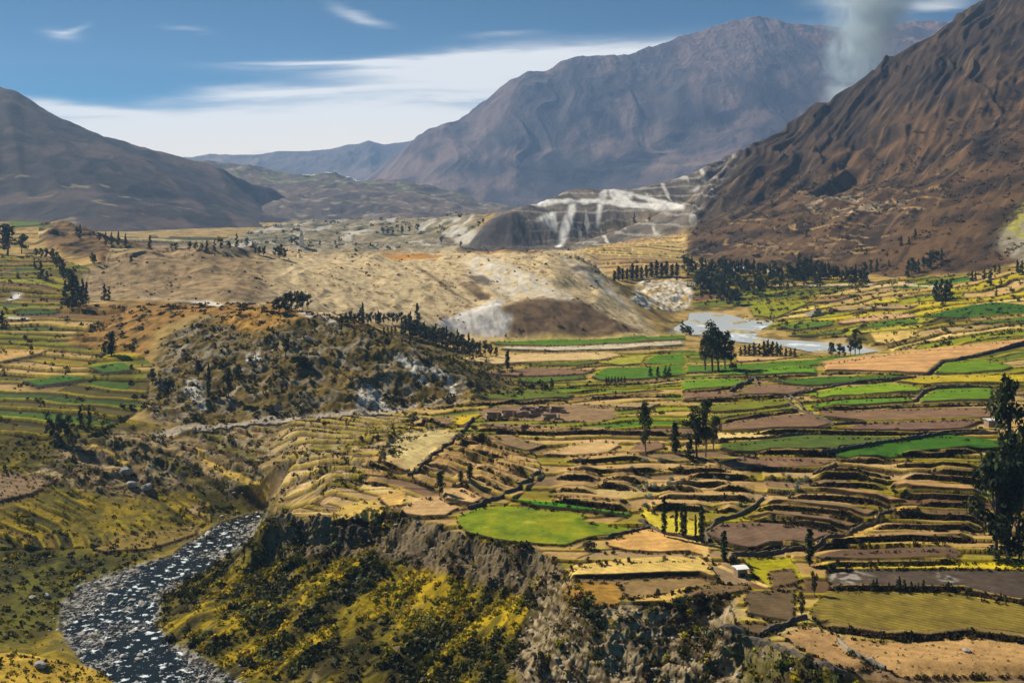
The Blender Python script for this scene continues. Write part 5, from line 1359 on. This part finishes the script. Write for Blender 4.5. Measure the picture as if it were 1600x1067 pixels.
for (p, h), l in zip((((430, 295), 14), ((800, 440), 13), ((1310, 370), 16), ((1390, 440), 8), ((900, 350), 10), ((250, 540), 10), ((150, 420), 11), ((20, 435), 10)),
        ('dark bush where the stone wall meets the road bend', 'dark bush on top of the terrace corner above the arc terraces', 'olive bush on the wall of the long brown strip', 'yellowish bush below the wall of the long brown strip', 'yellow bush at the tip of the golden plot', 'dark round bush in the middle of the pitted field', 'dark bush above the pitted field', 'dark bush on the slope beneath the road')):
    (u, v), = crop('A', [p])
    P('bush', u, v, h, l, 'bush', mat=M_BUSH, sink=0.08)

# ---- undergrowth nobody could count
def weights(mask):
    du = np.gradient(us).astype(np.float32)[None, :]
    dl = np.gradient(LN).astype(np.float32)[:, None]
    return mask * (T.D * dl) * (T.D * du / F)
def scatter(mask, n, rng):
    w = weights(mask).ravel().astype(np.float64)
    s = w.sum()
    if s <= 0: return np.zeros((0, 3), np.float32)
    i = np.searchsorted(np.cumsum(w) / s, rng.uniform(0, 1, n))
    i = np.minimum(i, w.size - 1)
    p = np.stack([X.ravel()[i], Y.ravel()[i], T.Z.ravel()[i]], -1)
    p[:, :2] += rng.uniform(-.3, .3, (n, 2))
    return p
def undergrowth(name, groups, label, nq=22, leaf=.42):
    V, Q, CC, n0 = [], [], [], 0
    for pts, r0, r1, pal, hgt in groups:
        if not len(pts): continue
        k = len(pts)
        r = r0 + (r1 - r0) * RNG.uniform(0, 1, k) ** 2
        rad = np.stack([r * RNG.uniform(.8, 1.3, k), r * RNG.uniform(.8, 1.3, k), r * hgt], -1)
        cen = pts + np.array([0, 0, 1]) * (r * hgt * .35)[:, None]
        colr = np.array(pal, np.float32)[RNG.integers(0, len(pal), k)]
        v, q, c = leaf_quads(cen, rad, nq, r * leaf, RNG, 0.6, colr)
        V.append(v); Q.append(q + n0); CC.append(c); n0 += len(v)
    me = raw_mesh(name, np.concatenate(V), np.concatenate(Q), M_SHRUB, np.concatenate(CC))
    o = bpy.data.objects.new(name, me); COL.objects.link(o)
    return tag(o, label, kind='stuff')
olv, ylg, drk, brn, gry = S(92, 90, 30), S(168, 150, 36), S(52, 52, 22), S(92, 66, 36), S(140, 150, 112)
msk = (Z_slope - mc * .75).clip(0, 1) * (0.15 + sstep(-.3, .3, n_a + .5 * n_b))
undergrowth('undergrowth', [
    (scatter(msk, 5200, RNG), .12, .5, [ylg, olv, S(132, 128, 36), S(176, 150, 50)], .9),
    (scatter(msk * sstep(-.05, .25, STK), 2600, RNG), .25, 1.15, [ylg, ylg, S(196, 168, 40), S(150, 146, 40), S(132, 128, 36)], .7),
    (scatter(msk * sstep(.1, -.2, STK), 2000, RNG), .25, 1.9, [drk, drk, olv, S(70, 76, 30)], .75),
    (scatter(msk * sstep(.2, .4, n_b - .3 * STK), 500, RNG), .3, 1.2, [gry, S(110, 124, 80)], .7),
    (scatter(mc * sstep(0, .3, n_b), 900, RNG), .3, 1.1, [drk, olv, brn], .8)], 'olive and yellow shrubs covering the gorge slope below the cliff', 24, .40)
lb = ((us[None, :] < 430) & (T.D < 450) & (T.D > 200)) * (1 - Z_river) * (1 - Z_lrocks) * sstep(-.1, .35, n_a + .6 * n_b)
nose = soft(poly('p', (395, 845), (425, 806), (470, 812), (480, 850), (450, 900), (400, 940), (380, 880)), 4)
sandf = poly('8', (400, 872), (500, 838), (640, 872), (830, 902), (1180, 882), (1460, 905), (1460, 1045), (830, 1040), (640, 1000))
undergrowth('undergrowth', [
    (scatter(nose, 420, RNG), .25, 1.2, [drk, olv, S(120, 116, 34)], .8), (scatter(Z_mead, 900, RNG), .15, .7, [olv, ylg, drk], .8),
    (scatter(sandf, 160, RNG), .1, .35, [S(120, 104, 50), olv, straw], .8), (scatter(poly('6', (-60, 960), (60, 950), (260, 985), (420, 1030), (500, 1080), (300, 1120), (-60, 1120)), 260, RNG), .15, .7, [ylg, olv, drk], .8),
    (scatter((1 - FM) * Z_rmid * fr_ * sstep(.05, .3, n_b), 900, RNG), .3, 1.3, [olv, drk, S(84, 88, 34)], .85), (scatter((1 - FM) * _near * sstep(.1, .3, n_b), 700, RNG), .15, .7, [olv, drk, brn, ylg], .85),
    (scatter(pd_, 900, RNG), .3, 1.2, [olv, drk, ylg, drk], .7), (scatter(psb, 500, RNG), .4, 1.6, [olv, drk], .8),
    (scatter(lb, 2600, RNG), .3, 1.3, [olv, ylg, drk, S(120, 110, 30)], .7),
    (scatter(mlr * sstep(-.1, .3, n_b), 1500, RNG), .25, 1.0, [olv, drk, drk, S(112, 102, 36)], .75)], 'low yellow-green scrub on the river meadow and debris slope', 20, .42)
undergrowth('undergrowth', [
    (scatter(ms * sstep(-.25, .2, n_b), 1500, RNG), .2, .8, [olv, drk, S(96, 82, 36)], .8),
    (scatter(ms * sstep(-.1, .3, n_b + .4 * n_a), 900, RNG), .4, 1.7, [drk, olv, S(82, 72, 32), S(110, 96, 42)], .7),
    (scatter(soft(Z_hillp, 2) * sstep(0, .3, n_b), 900, RNG), .5, 1.6, [olv, drk, brn], .7)], 'dark scrub covering the hill behind the road', 20, .42)
undergrowth('undergrowth', [
    (scatter(mb * sstep(-.1, .3, n_a), 900, RNG), .5, 1.6, [S(84, 70, 44), drk], .7),
    (scatter(mr * (T.D < 1600) * sstep(-.2, .3, n_a), 3600, RNG), .8, 2.6, [S(78, 58, 40), S(64, 54, 30), S(104, 82, 50)], .7),
    (scatter(soft(Z_rfar, 2) * sstep(.05, .3, n_b), 1500, RNG), .6, 2.2, [olv, drk, drk], .8),
    (scatter(soft(np.maximum(Z_lfar, Z_lfld), 2) * sstep(.05, .3, n_b), 1300, RNG), .5, 1.6, [olv, drk, drk], .8),
    (scatter(soft(Z_grove, 2), 600, RNG), 1.0, 2.6, [drk, olv], .9),
    (scatter(soft(Z_mid, 3) * sstep(.1, .3, n_d), 260, RNG), 2, 6, [drk, olv], .8)], 'scattered brush on the bluffs, far fields and mountain foot', 16, .45)
# along terrace walls and field borders
rp = []
for uu, Dr, h in RISERS:
    for k in range(0, len(uu)):
        if RNG.uniform() < 0.62:
            D_ = Dr[k] + RNG.uniform(-1.2, .1)
            x_ = (uu[k] - U0) / F * D_
            rp.append((x_, D_, T.ground(x_, D_)))
ep = []
for Pp in FIELD_EDGES:
    n = len(Pp)
    for i in range(n):
        (a0, b0), (a1, b1) = Pp[i], Pp[(i + 1) % n]
        L_ = math.hypot(a1 - a0, (b1 - b0))
        dens_ = 0.32 if a1 < a0 else 0.16
        for k in range(int(L_ * dens_)):
            t = RNG.uniform()
            u_, v_ = a0 + (a1 - a0) * t, b0 + (b1 - b0) * t + RNG.uniform(-.5, 1.5)
            if -100 < u_ < 1700:
                x_, y_, z_ = T.ray(u_, v_); ep.append((x_, y_, T.ground(x_, y_)))
undergrowth('undergrowth', [(np.array(rp), .25, .95, [S(74, 56, 30), S(58, 48, 24), S(88, 76, 32), drk], .85), (np.array(ep), .2, .75, [drk, S(84, 72, 30), olv, brn], .85)],
            'brown and olive shrubs growing along the terrace walls and field borders', 18, .42)

# ------------------------------------------------------------------ stone walls
def stone_wall(t, pts, label, hgt=1.3, th=0.9, mat=None, seed=0):
    Pp = crop(t, pts)
    G = [T.ray(*p)[:2] for p in Pp]
    S_ = []
    for i in range(len(G) - 1):
        (x0, y0), (x1, y1) = G[i], G[i + 1]
        n = max(1, int(math.hypot(x1 - x0, y1 - y0) / 0.8))
        for k in range(n):
            S_.append((x0 + (x1 - x0) * k / n, y0 + (y1 - y0) * k / n))
    S_.append(G[-1])
    rng = np.random.default_rng(seed + 900)
    vs, qs = [], []
    for i, (x, y) in enumerate(S_):
        a = S_[max(0, i - 1)]; c = S_[min(len(S_) - 1, i + 1)]
        dx, dy = c[0] - a[0], c[1] - a[1]; l = math.hypot(dx, dy) + 1e-6
        nx, ny = -dy / l, dx / l
        hh = hgt * rng.uniform(.7, 1.2); w = th * rng.uniform(.85, 1.15) / 2
        z = min(T.ground(x, y), T.ground(x + nx * w, y + ny * w), T.ground(x - nx * w, y - ny * w))
        zt = T.ground(x, y)
        for off, zz in ((-1.25, z - .8), (-1.0, zt + hh * .55), (-.6, zt + hh), (.55, zt + hh * rng.uniform(.9, 1.05)), (1.0, zt + hh * .5), (1.25, z - .8)):
            vs.append((x + nx * w * off + rng.uniform(-.07, .07), y + ny * w * off + rng.uniform(-.07, .07), zz))
        if i:
            for s in range(5):
                qs.append((6 * (i - 1) + s, 6 * (i - 1) + s + 1, 6 * i + s + 1, 6 * i + s))
    o = bpy.data.objects.new('stone_wall', raw_mesh('stone_wall', vs, qs, mat or M_STONE))
    COL.objects.link(o)
    return tag(o, label, 'wall', 'dry stone walls between the fields')
WALLS = [
    ('8', [(200, 545), (330, 545), (450, 520), (560, 500), (640, 470), (730, 430), (800, 395), (870, 365)], 'long dark stone wall climbing past the large brown field to the terraces', 1.2),
    ('8', [(110, 490), (90, 455), (130, 410), (230, 380), (290, 350), (330, 312)], 'curved stone wall closing the large brown field on the poplar side', 1.1),
    ('5', [(470, 890), (520, 940), (570, 965), (620, 985), (700, 1020), (850, 1013)], 'stone wall zigzagging beside the lane between ploughed fields', 1.1),
    ('5', [(490, 885), (540, 920), (560, 950)], 'short stone wall opposite the zigzag wall of the lane', 1.1),
    ('5', [(1130, 790), (1200, 735), (1300, 710), (1440, 680), (1520, 655), (1590, 636)], 'stone wall between the broad tan field and the small green field', 1.5),
    ('5', [(480, 892), (600, 862), (760, 832), (960, 815), (1080, 800)], 'long stone wall running above the yellow-green strips', 1.1),
    ('8', [(640, 900), (680, 935), (720, 960), (775, 985), (830, 1012)], 'pale crumbling stone wall cutting the sandy plot in the foreground', 1.0),
    ('8', [(320, 875), (400, 835), (450, 812), (505, 800)], 'short dark stone wall between the brown plots and the sandy plot', 1.0),
    ('8', [(150, 850), (250, 870), (340, 900), (450, 945), (520, 990), (620, 1020), (690, 1050)], 'broken stepped stone wall above the bottom shrubs', 1.1),
    ('5', [(1070, 915), (1110, 870), (1170, 850), (1300, 845), (1435, 850)], 'stone wall with a bend around the green strip by the eucalyptus', 1.3),
    ('A', [(810, 400), (740, 440), (650, 520), (560, 590), (480, 660), (390, 720)], 'diagonal stone wall dividing the pitted field from the arc terraces', 1.1),
    ('A', [(860, 980), (1040, 910), (1190, 840), (1300, 770), (1420, 690)], 'diagonal stone wall between the arc terraces and the green pasture', 1.2),
    ('A', [(810, 380), (850, 330), (900, 270)], 'short stone wall rising beside the golden plot', 1.2),
    ('8', [(535, 215), (580, 192), (625, 174)], 'short stone wall between the shrubby terraces and the stepped terraces', 1.2),
    ('8', [(565, 132), (700, 105), (830, 82), (930, 70), (1050, 50), (1180, 42), (1290, 48)], 'stone wall dividing the dull green field from the bright green one', 1.3),
    ('B', [(690, 870), (790, 930), (900, 975), (1000, 990), (1200, 1040)], 'dark stone wall along the lower side of the yellow poplar plot', 0.9),
    ('B', [(430, 1010), (600, 960), (780, 925)], 'dark stone wall under the pointed end of the green pasture', 0.8),
    ('8', [(0, 52), (150, 80), (330, 68), (480, 52), (560, 48)], 'stone wall on the far side of the dull green field', 1.2),
    ('5', [(220, 865), (300, 820), (330, 800), (350, 830)], 'low dark stone heap-like wall at the tip of the brown field', 1.6),
]
for i, (t_, p_, l_, h_) in enumerate(WALLS):
    stone_wall(t_, p_, l_, h_ * .9, 0.75, M_STONEP if 'pale' in l_ else None, i)
w_ = stone_wall('p', [(300, 675), (360, 668), (420, 663), (500, 656), (560, 652), (612, 649)], 'low pale roadside wall below the scrub hill', 0.7, 0.6, M_STONEP, 40)
w_['group'] = 'roadside walls'

# ------------------------------------------------------------------ buildings
def box(cx, cy, cz, sx, sy, sz, jag=0, rng=None):
    v = [(cx + a * sx / 2, cy + b_ * sy / 2, cz + c * sz / 2 + (jag * rng.uniform(-1, .3) if jag and c > 0 else 0)) for a in (-1, 1) for b_ in (-1, 1) for c in (-1, 1)]
    q = [(0, 1, 3, 2), (4, 6, 7, 5), (0, 4, 5, 1), (2, 3, 7, 6), (0, 2, 6, 4), (1, 5, 7, 3)]
    return v, q
def part(name, parts, mat, parent):
    v, q = join(parts)
    o = bpy.data.objects.new(name, raw_mesh(name, v, q, mat)); COL.objects.link(o); o.parent = parent
    return o
def empty(name, loc, rz, label, cat, group=None):
    o = bpy.data.objects.new(name, None); COL.objects.link(o); o.location = loc; o.rotation_euler = (0, 0, rz)
    return tag(o, label, cat, group)
def house(u, v, w, d, h, rz, wall_m, roof_m, label, cat='house', group=None, name='house', rise=.28):
    x, y, z = T.ray(u, v) if not isinstance(v, tuple) else v
    z = T.ground(x, y) if not isinstance(v, tuple) else z
    e = empty(name, (x, y, z), rz, label, cat, group)
    g = 0.45
    part('wall', [box(-w / 2 + .15, 0, h / 2 - g, .3, d, h + 2 * g), box(w / 2 - .15, 0, h / 2 - g, .3, d, h + 2 * g), box(0, d / 2 - .15, h / 2 - g, w - .6, .3, h + 2 * g),
                  box(-w / 4 - .2, -d / 2 + .15, h / 2 - g, w / 2 - 1.0, .3, h + 2 * g), box(w / 4 + .2, -d / 2 + .15, h / 2 - g, w / 2 - 1.0, .3, h + 2 * g), box(0, -d / 2 + .15, h - .0, 1.4, .3, .9)], wall_m, e)
    part('door', [box(0, -d / 2 + .2, (h - .5) / 2, 1.3, .12, h - .5)], M_DOOR, e)
    hw, hd = w / 2 + .35, d / 2 + .4
    top = h + g + .02; rr = d * rise
    vs = [(-hw, -hd, top), (hw, -hd, top), (-hw, 0, top + rr), (hw, 0, top + rr), (-hw, hd, top), (hw, hd, top)]
    vs += [(a, b_, c + .14) for a, b_, c in vs]
    part('roof', [(vs, [(0, 1, 3, 2), (2, 3, 5, 4), (6, 8, 9, 7), (8, 10, 11, 9), (0, 6, 7, 1), (4, 5, 11, 10), (0, 2, 8, 6), (2, 4, 10, 8), (1, 7, 9, 3), (3, 9, 11, 5)])], roof_m, e)
    return e
house(1157, 899, 2.6, 2.4, 1.5, .25, M_ADOBE, M_TIN, 'small hut with a white tin roof at the edge of the cream field', 'hut', name='hut', rise=.12)
house(1552, 666, 5.5, 3.4, 2.0, .1, M_ADOBE, M_TIN, 'low hut with a white roof beside the tallest eucalyptus', 'hut', name='hut', rise=.1)
house(1152, 424, 9, 6, 3.4, .2, M_WHITE, M_TIN, 'white house half hidden in the dark grove under the mountain')
house(1166, 425, 7, 5, 3.0, -.2, M_ADOBE, M_TIN, 'earth-walled house beside the white house in the dark grove')
house(1206, 428, 7, 5, 3.0, .3, M_WHITE, M_TIN, 'small white house alone farther along the dark grove')
x, y, z = T.ray(471, 386)
e = empty('tower', (x, y, z), .2, 'slender white tower in the hazy valley behind the bluff', 'tower')
part('shaft', [box(0, 0, 6, 5.5, 5.5, 14)], M_WHITE, e)
part('spire', [([(-2.6, -2.6, 13.0), (2.6, -2.6, 13.0), (2.6, 2.6, 13.0), (-2.6, 2.6, 13.0), (-.2, -.2, 21), (.2, -.2, 21), (.2, .2, 21), (-.2, .2, 21)], [(0, 1, 5, 4), (1, 2, 6, 5), (2, 3, 7, 6), (3, 0, 4, 7), (4, 5, 6, 7)])], M_WHITE, e)
# ruined adobe houses in the middle ground
rng = np.random.default_rng(5)
RUINS = [((1060, 270), 6, 4, 'ruined roofless adobe house nearest the golden plot'), ((1180, 255), 6, 5, 'tall ruined adobe house with a dark opening among the ruins'), ((1290, 260), 5, 4, 'ruined adobe house in the middle of the ruins'), ((1400, 255), 6, 4, 'broad ruined adobe house with a crumbled front'), ((1500, 275), 6, 4, 'ruined adobe house at the stony end of the ruins'), ((1330, 225), 6, 4, 'small ruin at the back of the adobe ruins'), ((1560, 225), 6, 4, 'square ruin behind the stony end of the adobe ruins'), ((1450, 215), 5, 4, 'low ruin at the back beside the green strip')]
for (p, w, d, l) in RUINS:
    (u, v), = crop('A', [p])
    x, y, z = T.ray(u, v); z = T.ground(x, y)
    e = empty('ruined_house', (x, y, z), rng.uniform(-.3, .3), l, 'ruin', 'adobe ruins')
    h = rng.uniform(1.6, 2.6)
    for (cx, cy, sx, sy) in ((-w / 2, 0, .55, d), (w / 2, 0, .55, d), (0, d / 2 - .28, w - .56, .55), (-w / 4 - .1, -d / 2 + .28, w / 2 - .9, .55), (w / 4 + .3, -d / 2 + .28, w / 2 - 1.3, .55)):
        hh = h * rng.uniform(.65, 1.15)
        part('wall', [box(cx, cy, hh / 2 - .5, sx, sy, hh + 1.0, .5, rng)], M_ADOBE, e)
(u, v), = crop('5', [(615, 508)])
x, y, z = T.ray(u, v); z = T.ground(x, y)
e = empty('ruined_tower', (x, y, z), .3, 'pale stepped stone ruin among the bright fields beyond the river', 'ruin')
for k, (s_, hh) in enumerate(((11, 2.2), (7, 2), (3.5, 1.8))):
    part('tier', [box((k - 1) * .6, 0, sum((2.2, 2, 1.8)[:k]) + hh / 2 - 1, s_, s_ * .8, hh + .6, .8, rng)], M_STONEP, e)
# village on the plateau
PM = bpy.data.objects['plateau'].data
pv = np.empty(len(PM.vertices) * 3, np.float32); PM.vertices.foreach_get('co', pv); pv = pv.reshape(-1, 3)
for k in range(12):
    u = 470 + 95 * rng.uniform(); D_ = 3990 + 60 * rng.uniform()
    x = (u - U0) / F * D_
    i = np.argmin((pv[:, 0] - x) ** 2 + (pv[:, 1] - D_) ** 2)
    p = pv[i]
    house(u, (float(p[0]), float(p[1]), float(p[2])), rng.uniform(10, 15), rng.uniform(7, 9), rng.uniform(3.5, 5), rng.uniform(-.4, .4), M_WHITE, M_TIN, 'tiny pale house of the hazy village on top of the plateau', 'house', 'village houses on the plateau')

# ------------------------------------------------------------------ boulders
def rock_mesh(seed, sub=2):
    import bmesh
    bm = bmesh.new(); bmesh.ops.create_icosphere(bm, subdivisions=sub, radius=1)
    co = np.array([v.co[:] for v in bm.verts], np.float32)
    r = np.random.default_rng(seed)
    for k in range(7):
        d = r.normal(size=3); d /= np.linalg.norm(d)
        s_ = co @ d; c = r.uniform(.5, .85)
        co = co - np.clip(s_ - c, 0, None)[:, None] * d
    co *= r.uniform(.75, 1.25, 3); co[:, 2] *= .7
    co += r.normal(size=co.shape) * .03
    f = np.array([[v.index for v in q.verts] for q in bm.faces], np.int32)
    bm.free()
    return co, f
RM = []
for k in range(6):
    co, f = rock_mesh(k)
    RM.append(raw_mesh('boulder', co, f, M_BOULD))
near = Z_river * 1.0
shore = np.clip(blur(Z_river, 14, 14) - Z_river * .55, 0, 1) * (T.Z < -20)
pb = np.concatenate([scatter(near, 170, RNG), scatter(shore, 80, RNG)])
for k, p in enumerate(pb):
    o = bpy.data.objects.new('boulder', RM[k % 6]); COL.objects.link(o)
    r = .35 + .85 * RNG.uniform() ** 2
    o.location = (float(p[0]), float(p[1]), float(p[2]) + r * .12); o.scale = (r, r, r); o.rotation_euler = (RNG.uniform(-.3, .3), RNG.uniform(-.3, .3), RNG.uniform(0, 6.28))
    tag(o, 'grey boulder lying in or beside the shallow stony river', 'boulder', 'boulders in the river')
CREAM_ROCKS = [('8', (1160, 938), .9, 'single grey boulder on the sandy plot at the bottom'), ('6', (165, 1000), 1.5, 'dark boulder standing on the yellow mound beside the river'), ('6', (520, 205), 3.2, 'large pale boulder capping the rocky outcrop above the meadow'), ('6', (600, 270), 2.4, 'boulder low on the rocky outcrop above the meadow'), ('6', (545, 260), 2.6, 'dark jagged boulder in the middle of the rocky outcrop'), ('6', (855, 470), 2.2, 'dark boulder at the narrow bend of the river'), ('6', (130, 722), 1.2, 'white flat boulder on the river meadow'), ('6', (190, 715), 1.2, 'grey flat boulder next to the white one on the river meadow'), ('6', (575, 595), 1.8, 'brown boulder on the meadow bank of the river')]
for k, (t_, p_, r, l_) in enumerate(CREAM_ROCKS):
    (u, v), = crop(t_, [p_])
    x, y, z = T.ray(u, v)
    o = bpy.data.objects.new('boulder', RM[k % 6]); COL.objects.link(o)
    o.location = (x, y, T.ground(x, y) + r * .25); o.scale = (r, r, r); o.rotation_euler = (0, 0, k)
    tag(o, l_, 'boulder')
def rubble(name, groups, label, mat):
    V, Q, n0 = [], [], 0
    base = [rock_mesh(20 + k, 1) for k in range(5)]
    for pts, r0, r1 in groups:
        for p in pts:
            co, f = base[RNG.integers(0, 5)]
            r = r0 + (r1 - r0) * RNG.uniform() ** 2; a = RNG.uniform(0, 6.28)
            M = np.array([[math.cos(a), -math.sin(a), 0], [math.sin(a), math.cos(a), 0], [0, 0, 1]], np.float32) * r
            V.append(co @ M.T + p); Q.append(f + n0); n0 += len(co)
    o = bpy.data.objects.new(name, raw_mesh(name, np.concatenate(V), np.concatenate(Q), mat)); COL.objects.link(o)
    return tag(o, label, kind='stuff')
rubble('gravel', [(scatter(near, 3600, RNG), .14, .5), (scatter(shore, 1500, RNG), .15, .5), (scatter(sandf, 120, RNG), .06, .28)], 'grey cobbles of the shallow river bed, its shores and the sandy plots', M_BOULD)
rubble('rubble', [(scatter(rkm, 500, RNG), .15, .8), (scatter(mlr, 700, RNG), .2, .8), (scatter(np.clip(mc - rkm, 0, 1), 200, RNG), .15, .7)], 'pale broken rocks lying on the crags and debris slopes', M_STONEP)

# ------------------------------------------------------------------ smoke behind the right-hand ridge
def smoke():
    D_ = 2420.0
    z0, z1 = V2z(200, D_), V2z(-95, D_)
    n, sd_ = 14, 24
    vs, qs = [], []
    def ax(t): return ((1326 + 70 * t ** 1.3 - U0) / F * D_, D_, z0 + (z1 - z0) * t)
    def rad(t): return (48 + 75 * t) * D_ / F
    for i in range(n):
        t = i / (n - 1); c = ax(t); r = rad(t)
        for k in range(sd_):
            a = 2 * math.pi * k / sd_
            vs.append((c[0] + r * math.cos(a), c[1] + r * math.sin(a), c[2]))
        if i:
            for k in range(sd_):
                a = (i - 1) * sd_ + k; c2 = (i - 1) * sd_ + (k + 1) % sd_
                qs.append((a, c2, c2 + sd_, a + sd_))
    me = bpy.data.meshes.new('smoke')
    me.from_pydata(vs, [], qs + [tuple(range(sd_))[::-1], tuple((n - 1) * sd_ + k for k in range(sd_))])
    m = bpy.data.materials.new('smoke'); m.use_nodes = True
    t = m.node_tree; t.nodes.clear(); nb = NB(t)
    o_ = nb.n('ShaderNodeOutputMaterial'); v = nb.n('ShaderNodeVolumePrincipled')
    t.links.new(v.outputs[0], o_.inputs['Volume'])
    g = nb.n('ShaderNodeTexCoord'); s_ = nb.n('ShaderNodeSeparateXYZ'); t.links.new(g.outputs['Object'], s_.inputs[0])
    tt = nb.m('DIVIDE', nb.m('SUBTRACT', s_.outputs[2], z0), z1 - z0, clamp=True)
    axx = nb.m('MULTIPLY_ADD', nb.m('POWER', tt, 1.3), 70 * D_ / F, (1326 - U0) / F * D_)
    rr = nb.m('MULTIPLY_ADD', tt, 75 * D_ / F, 48 * D_ / F)
    nz = nb.noise(g.outputs['Object'], .014, 5, .62, 1.2)
    dx = nb.m('ADD', nb.m('DIVIDE', nb.m('SUBTRACT', s_.outputs[0], axx), rr), nb.m('MULTIPLY', nb.m('SUBTRACT', nz, .5), 1.1))
    dy = nb.m('DIVIDE', nb.m('SUBTRACT', s_.outputs[1], D_), rr)
    q = nb.m('SQRT', nb.m('ADD', nb.m('MULTIPLY', dx, dx), nb.m('MULTIPLY', dy, dy)))
    f = nb.m('MULTIPLY', nb.m('MULTIPLY', nb.ramp(q, .85, .05), nb.ramp(nz, .36, .62)), SMOKE_D)
    t.links.new(f, v.inputs['Density'])
    v.inputs['Color'].default_value = (.76, .90, 1.0, 1)
    v.inputs['Anisotropy'].default_value = 0.35
    me.materials.append(m)
    o = bpy.data.objects.new('smoke', me); COL.objects.link(o)
    tag(o, 'pale blue smoke rising behind the brown ridge', kind='stuff')
def V2z(v, D_): return H - D_ * (v - V0) / F
SMOKE_D = 0.042
smoke()

# ------------------------------------------------------------------ air
HAZE_D = 0.78e-4
lo, hi = 1e9, -1e9
for o in list(bpy.data.objects):
    if o.type == 'MESH' and o.parent is None and len(o.data.vertices) > 1000:
        z = np.empty(len(o.data.vertices) * 3, np.float32); o.data.vertices.foreach_get('co', z)
        lo = min(lo, z[2::3].min()); hi = max(hi, z[2::3].max())
bpy.context.view_layer.update()
zb, zt = float(lo) - 1.0, float(hi) + 25.0
hv, hq = box(0, 5000, (zb + zt) / 2, 16000, 10800, zt - zb)
me = bpy.data.meshes.new('haze'); me.from_pydata(hv, [], hq)
m = bpy.data.materials.new('haze'); m.use_nodes = True
t = m.node_tree; t.nodes.clear(); nb = NB(t)
o_ = nb.n('ShaderNodeOutputMaterial'); v = nb.n('ShaderNodeVolumePrincipled')
t.links.new(v.outputs[0], o_.inputs['Volume'])
v.inputs['Color'].default_value = (.36, .59, 1.0, 1)
v.inputs['Density'].default_value = HAZE_D
v.inputs['Anisotropy'].default_value = 0.2
me.materials.append(m)
o = bpy.data.objects.new('haze', me); COL.objects.link(o)
tag(o, 'thin blue haze filling the valley air', kind='stuff')
print('objects', len(bpy.data.objects))
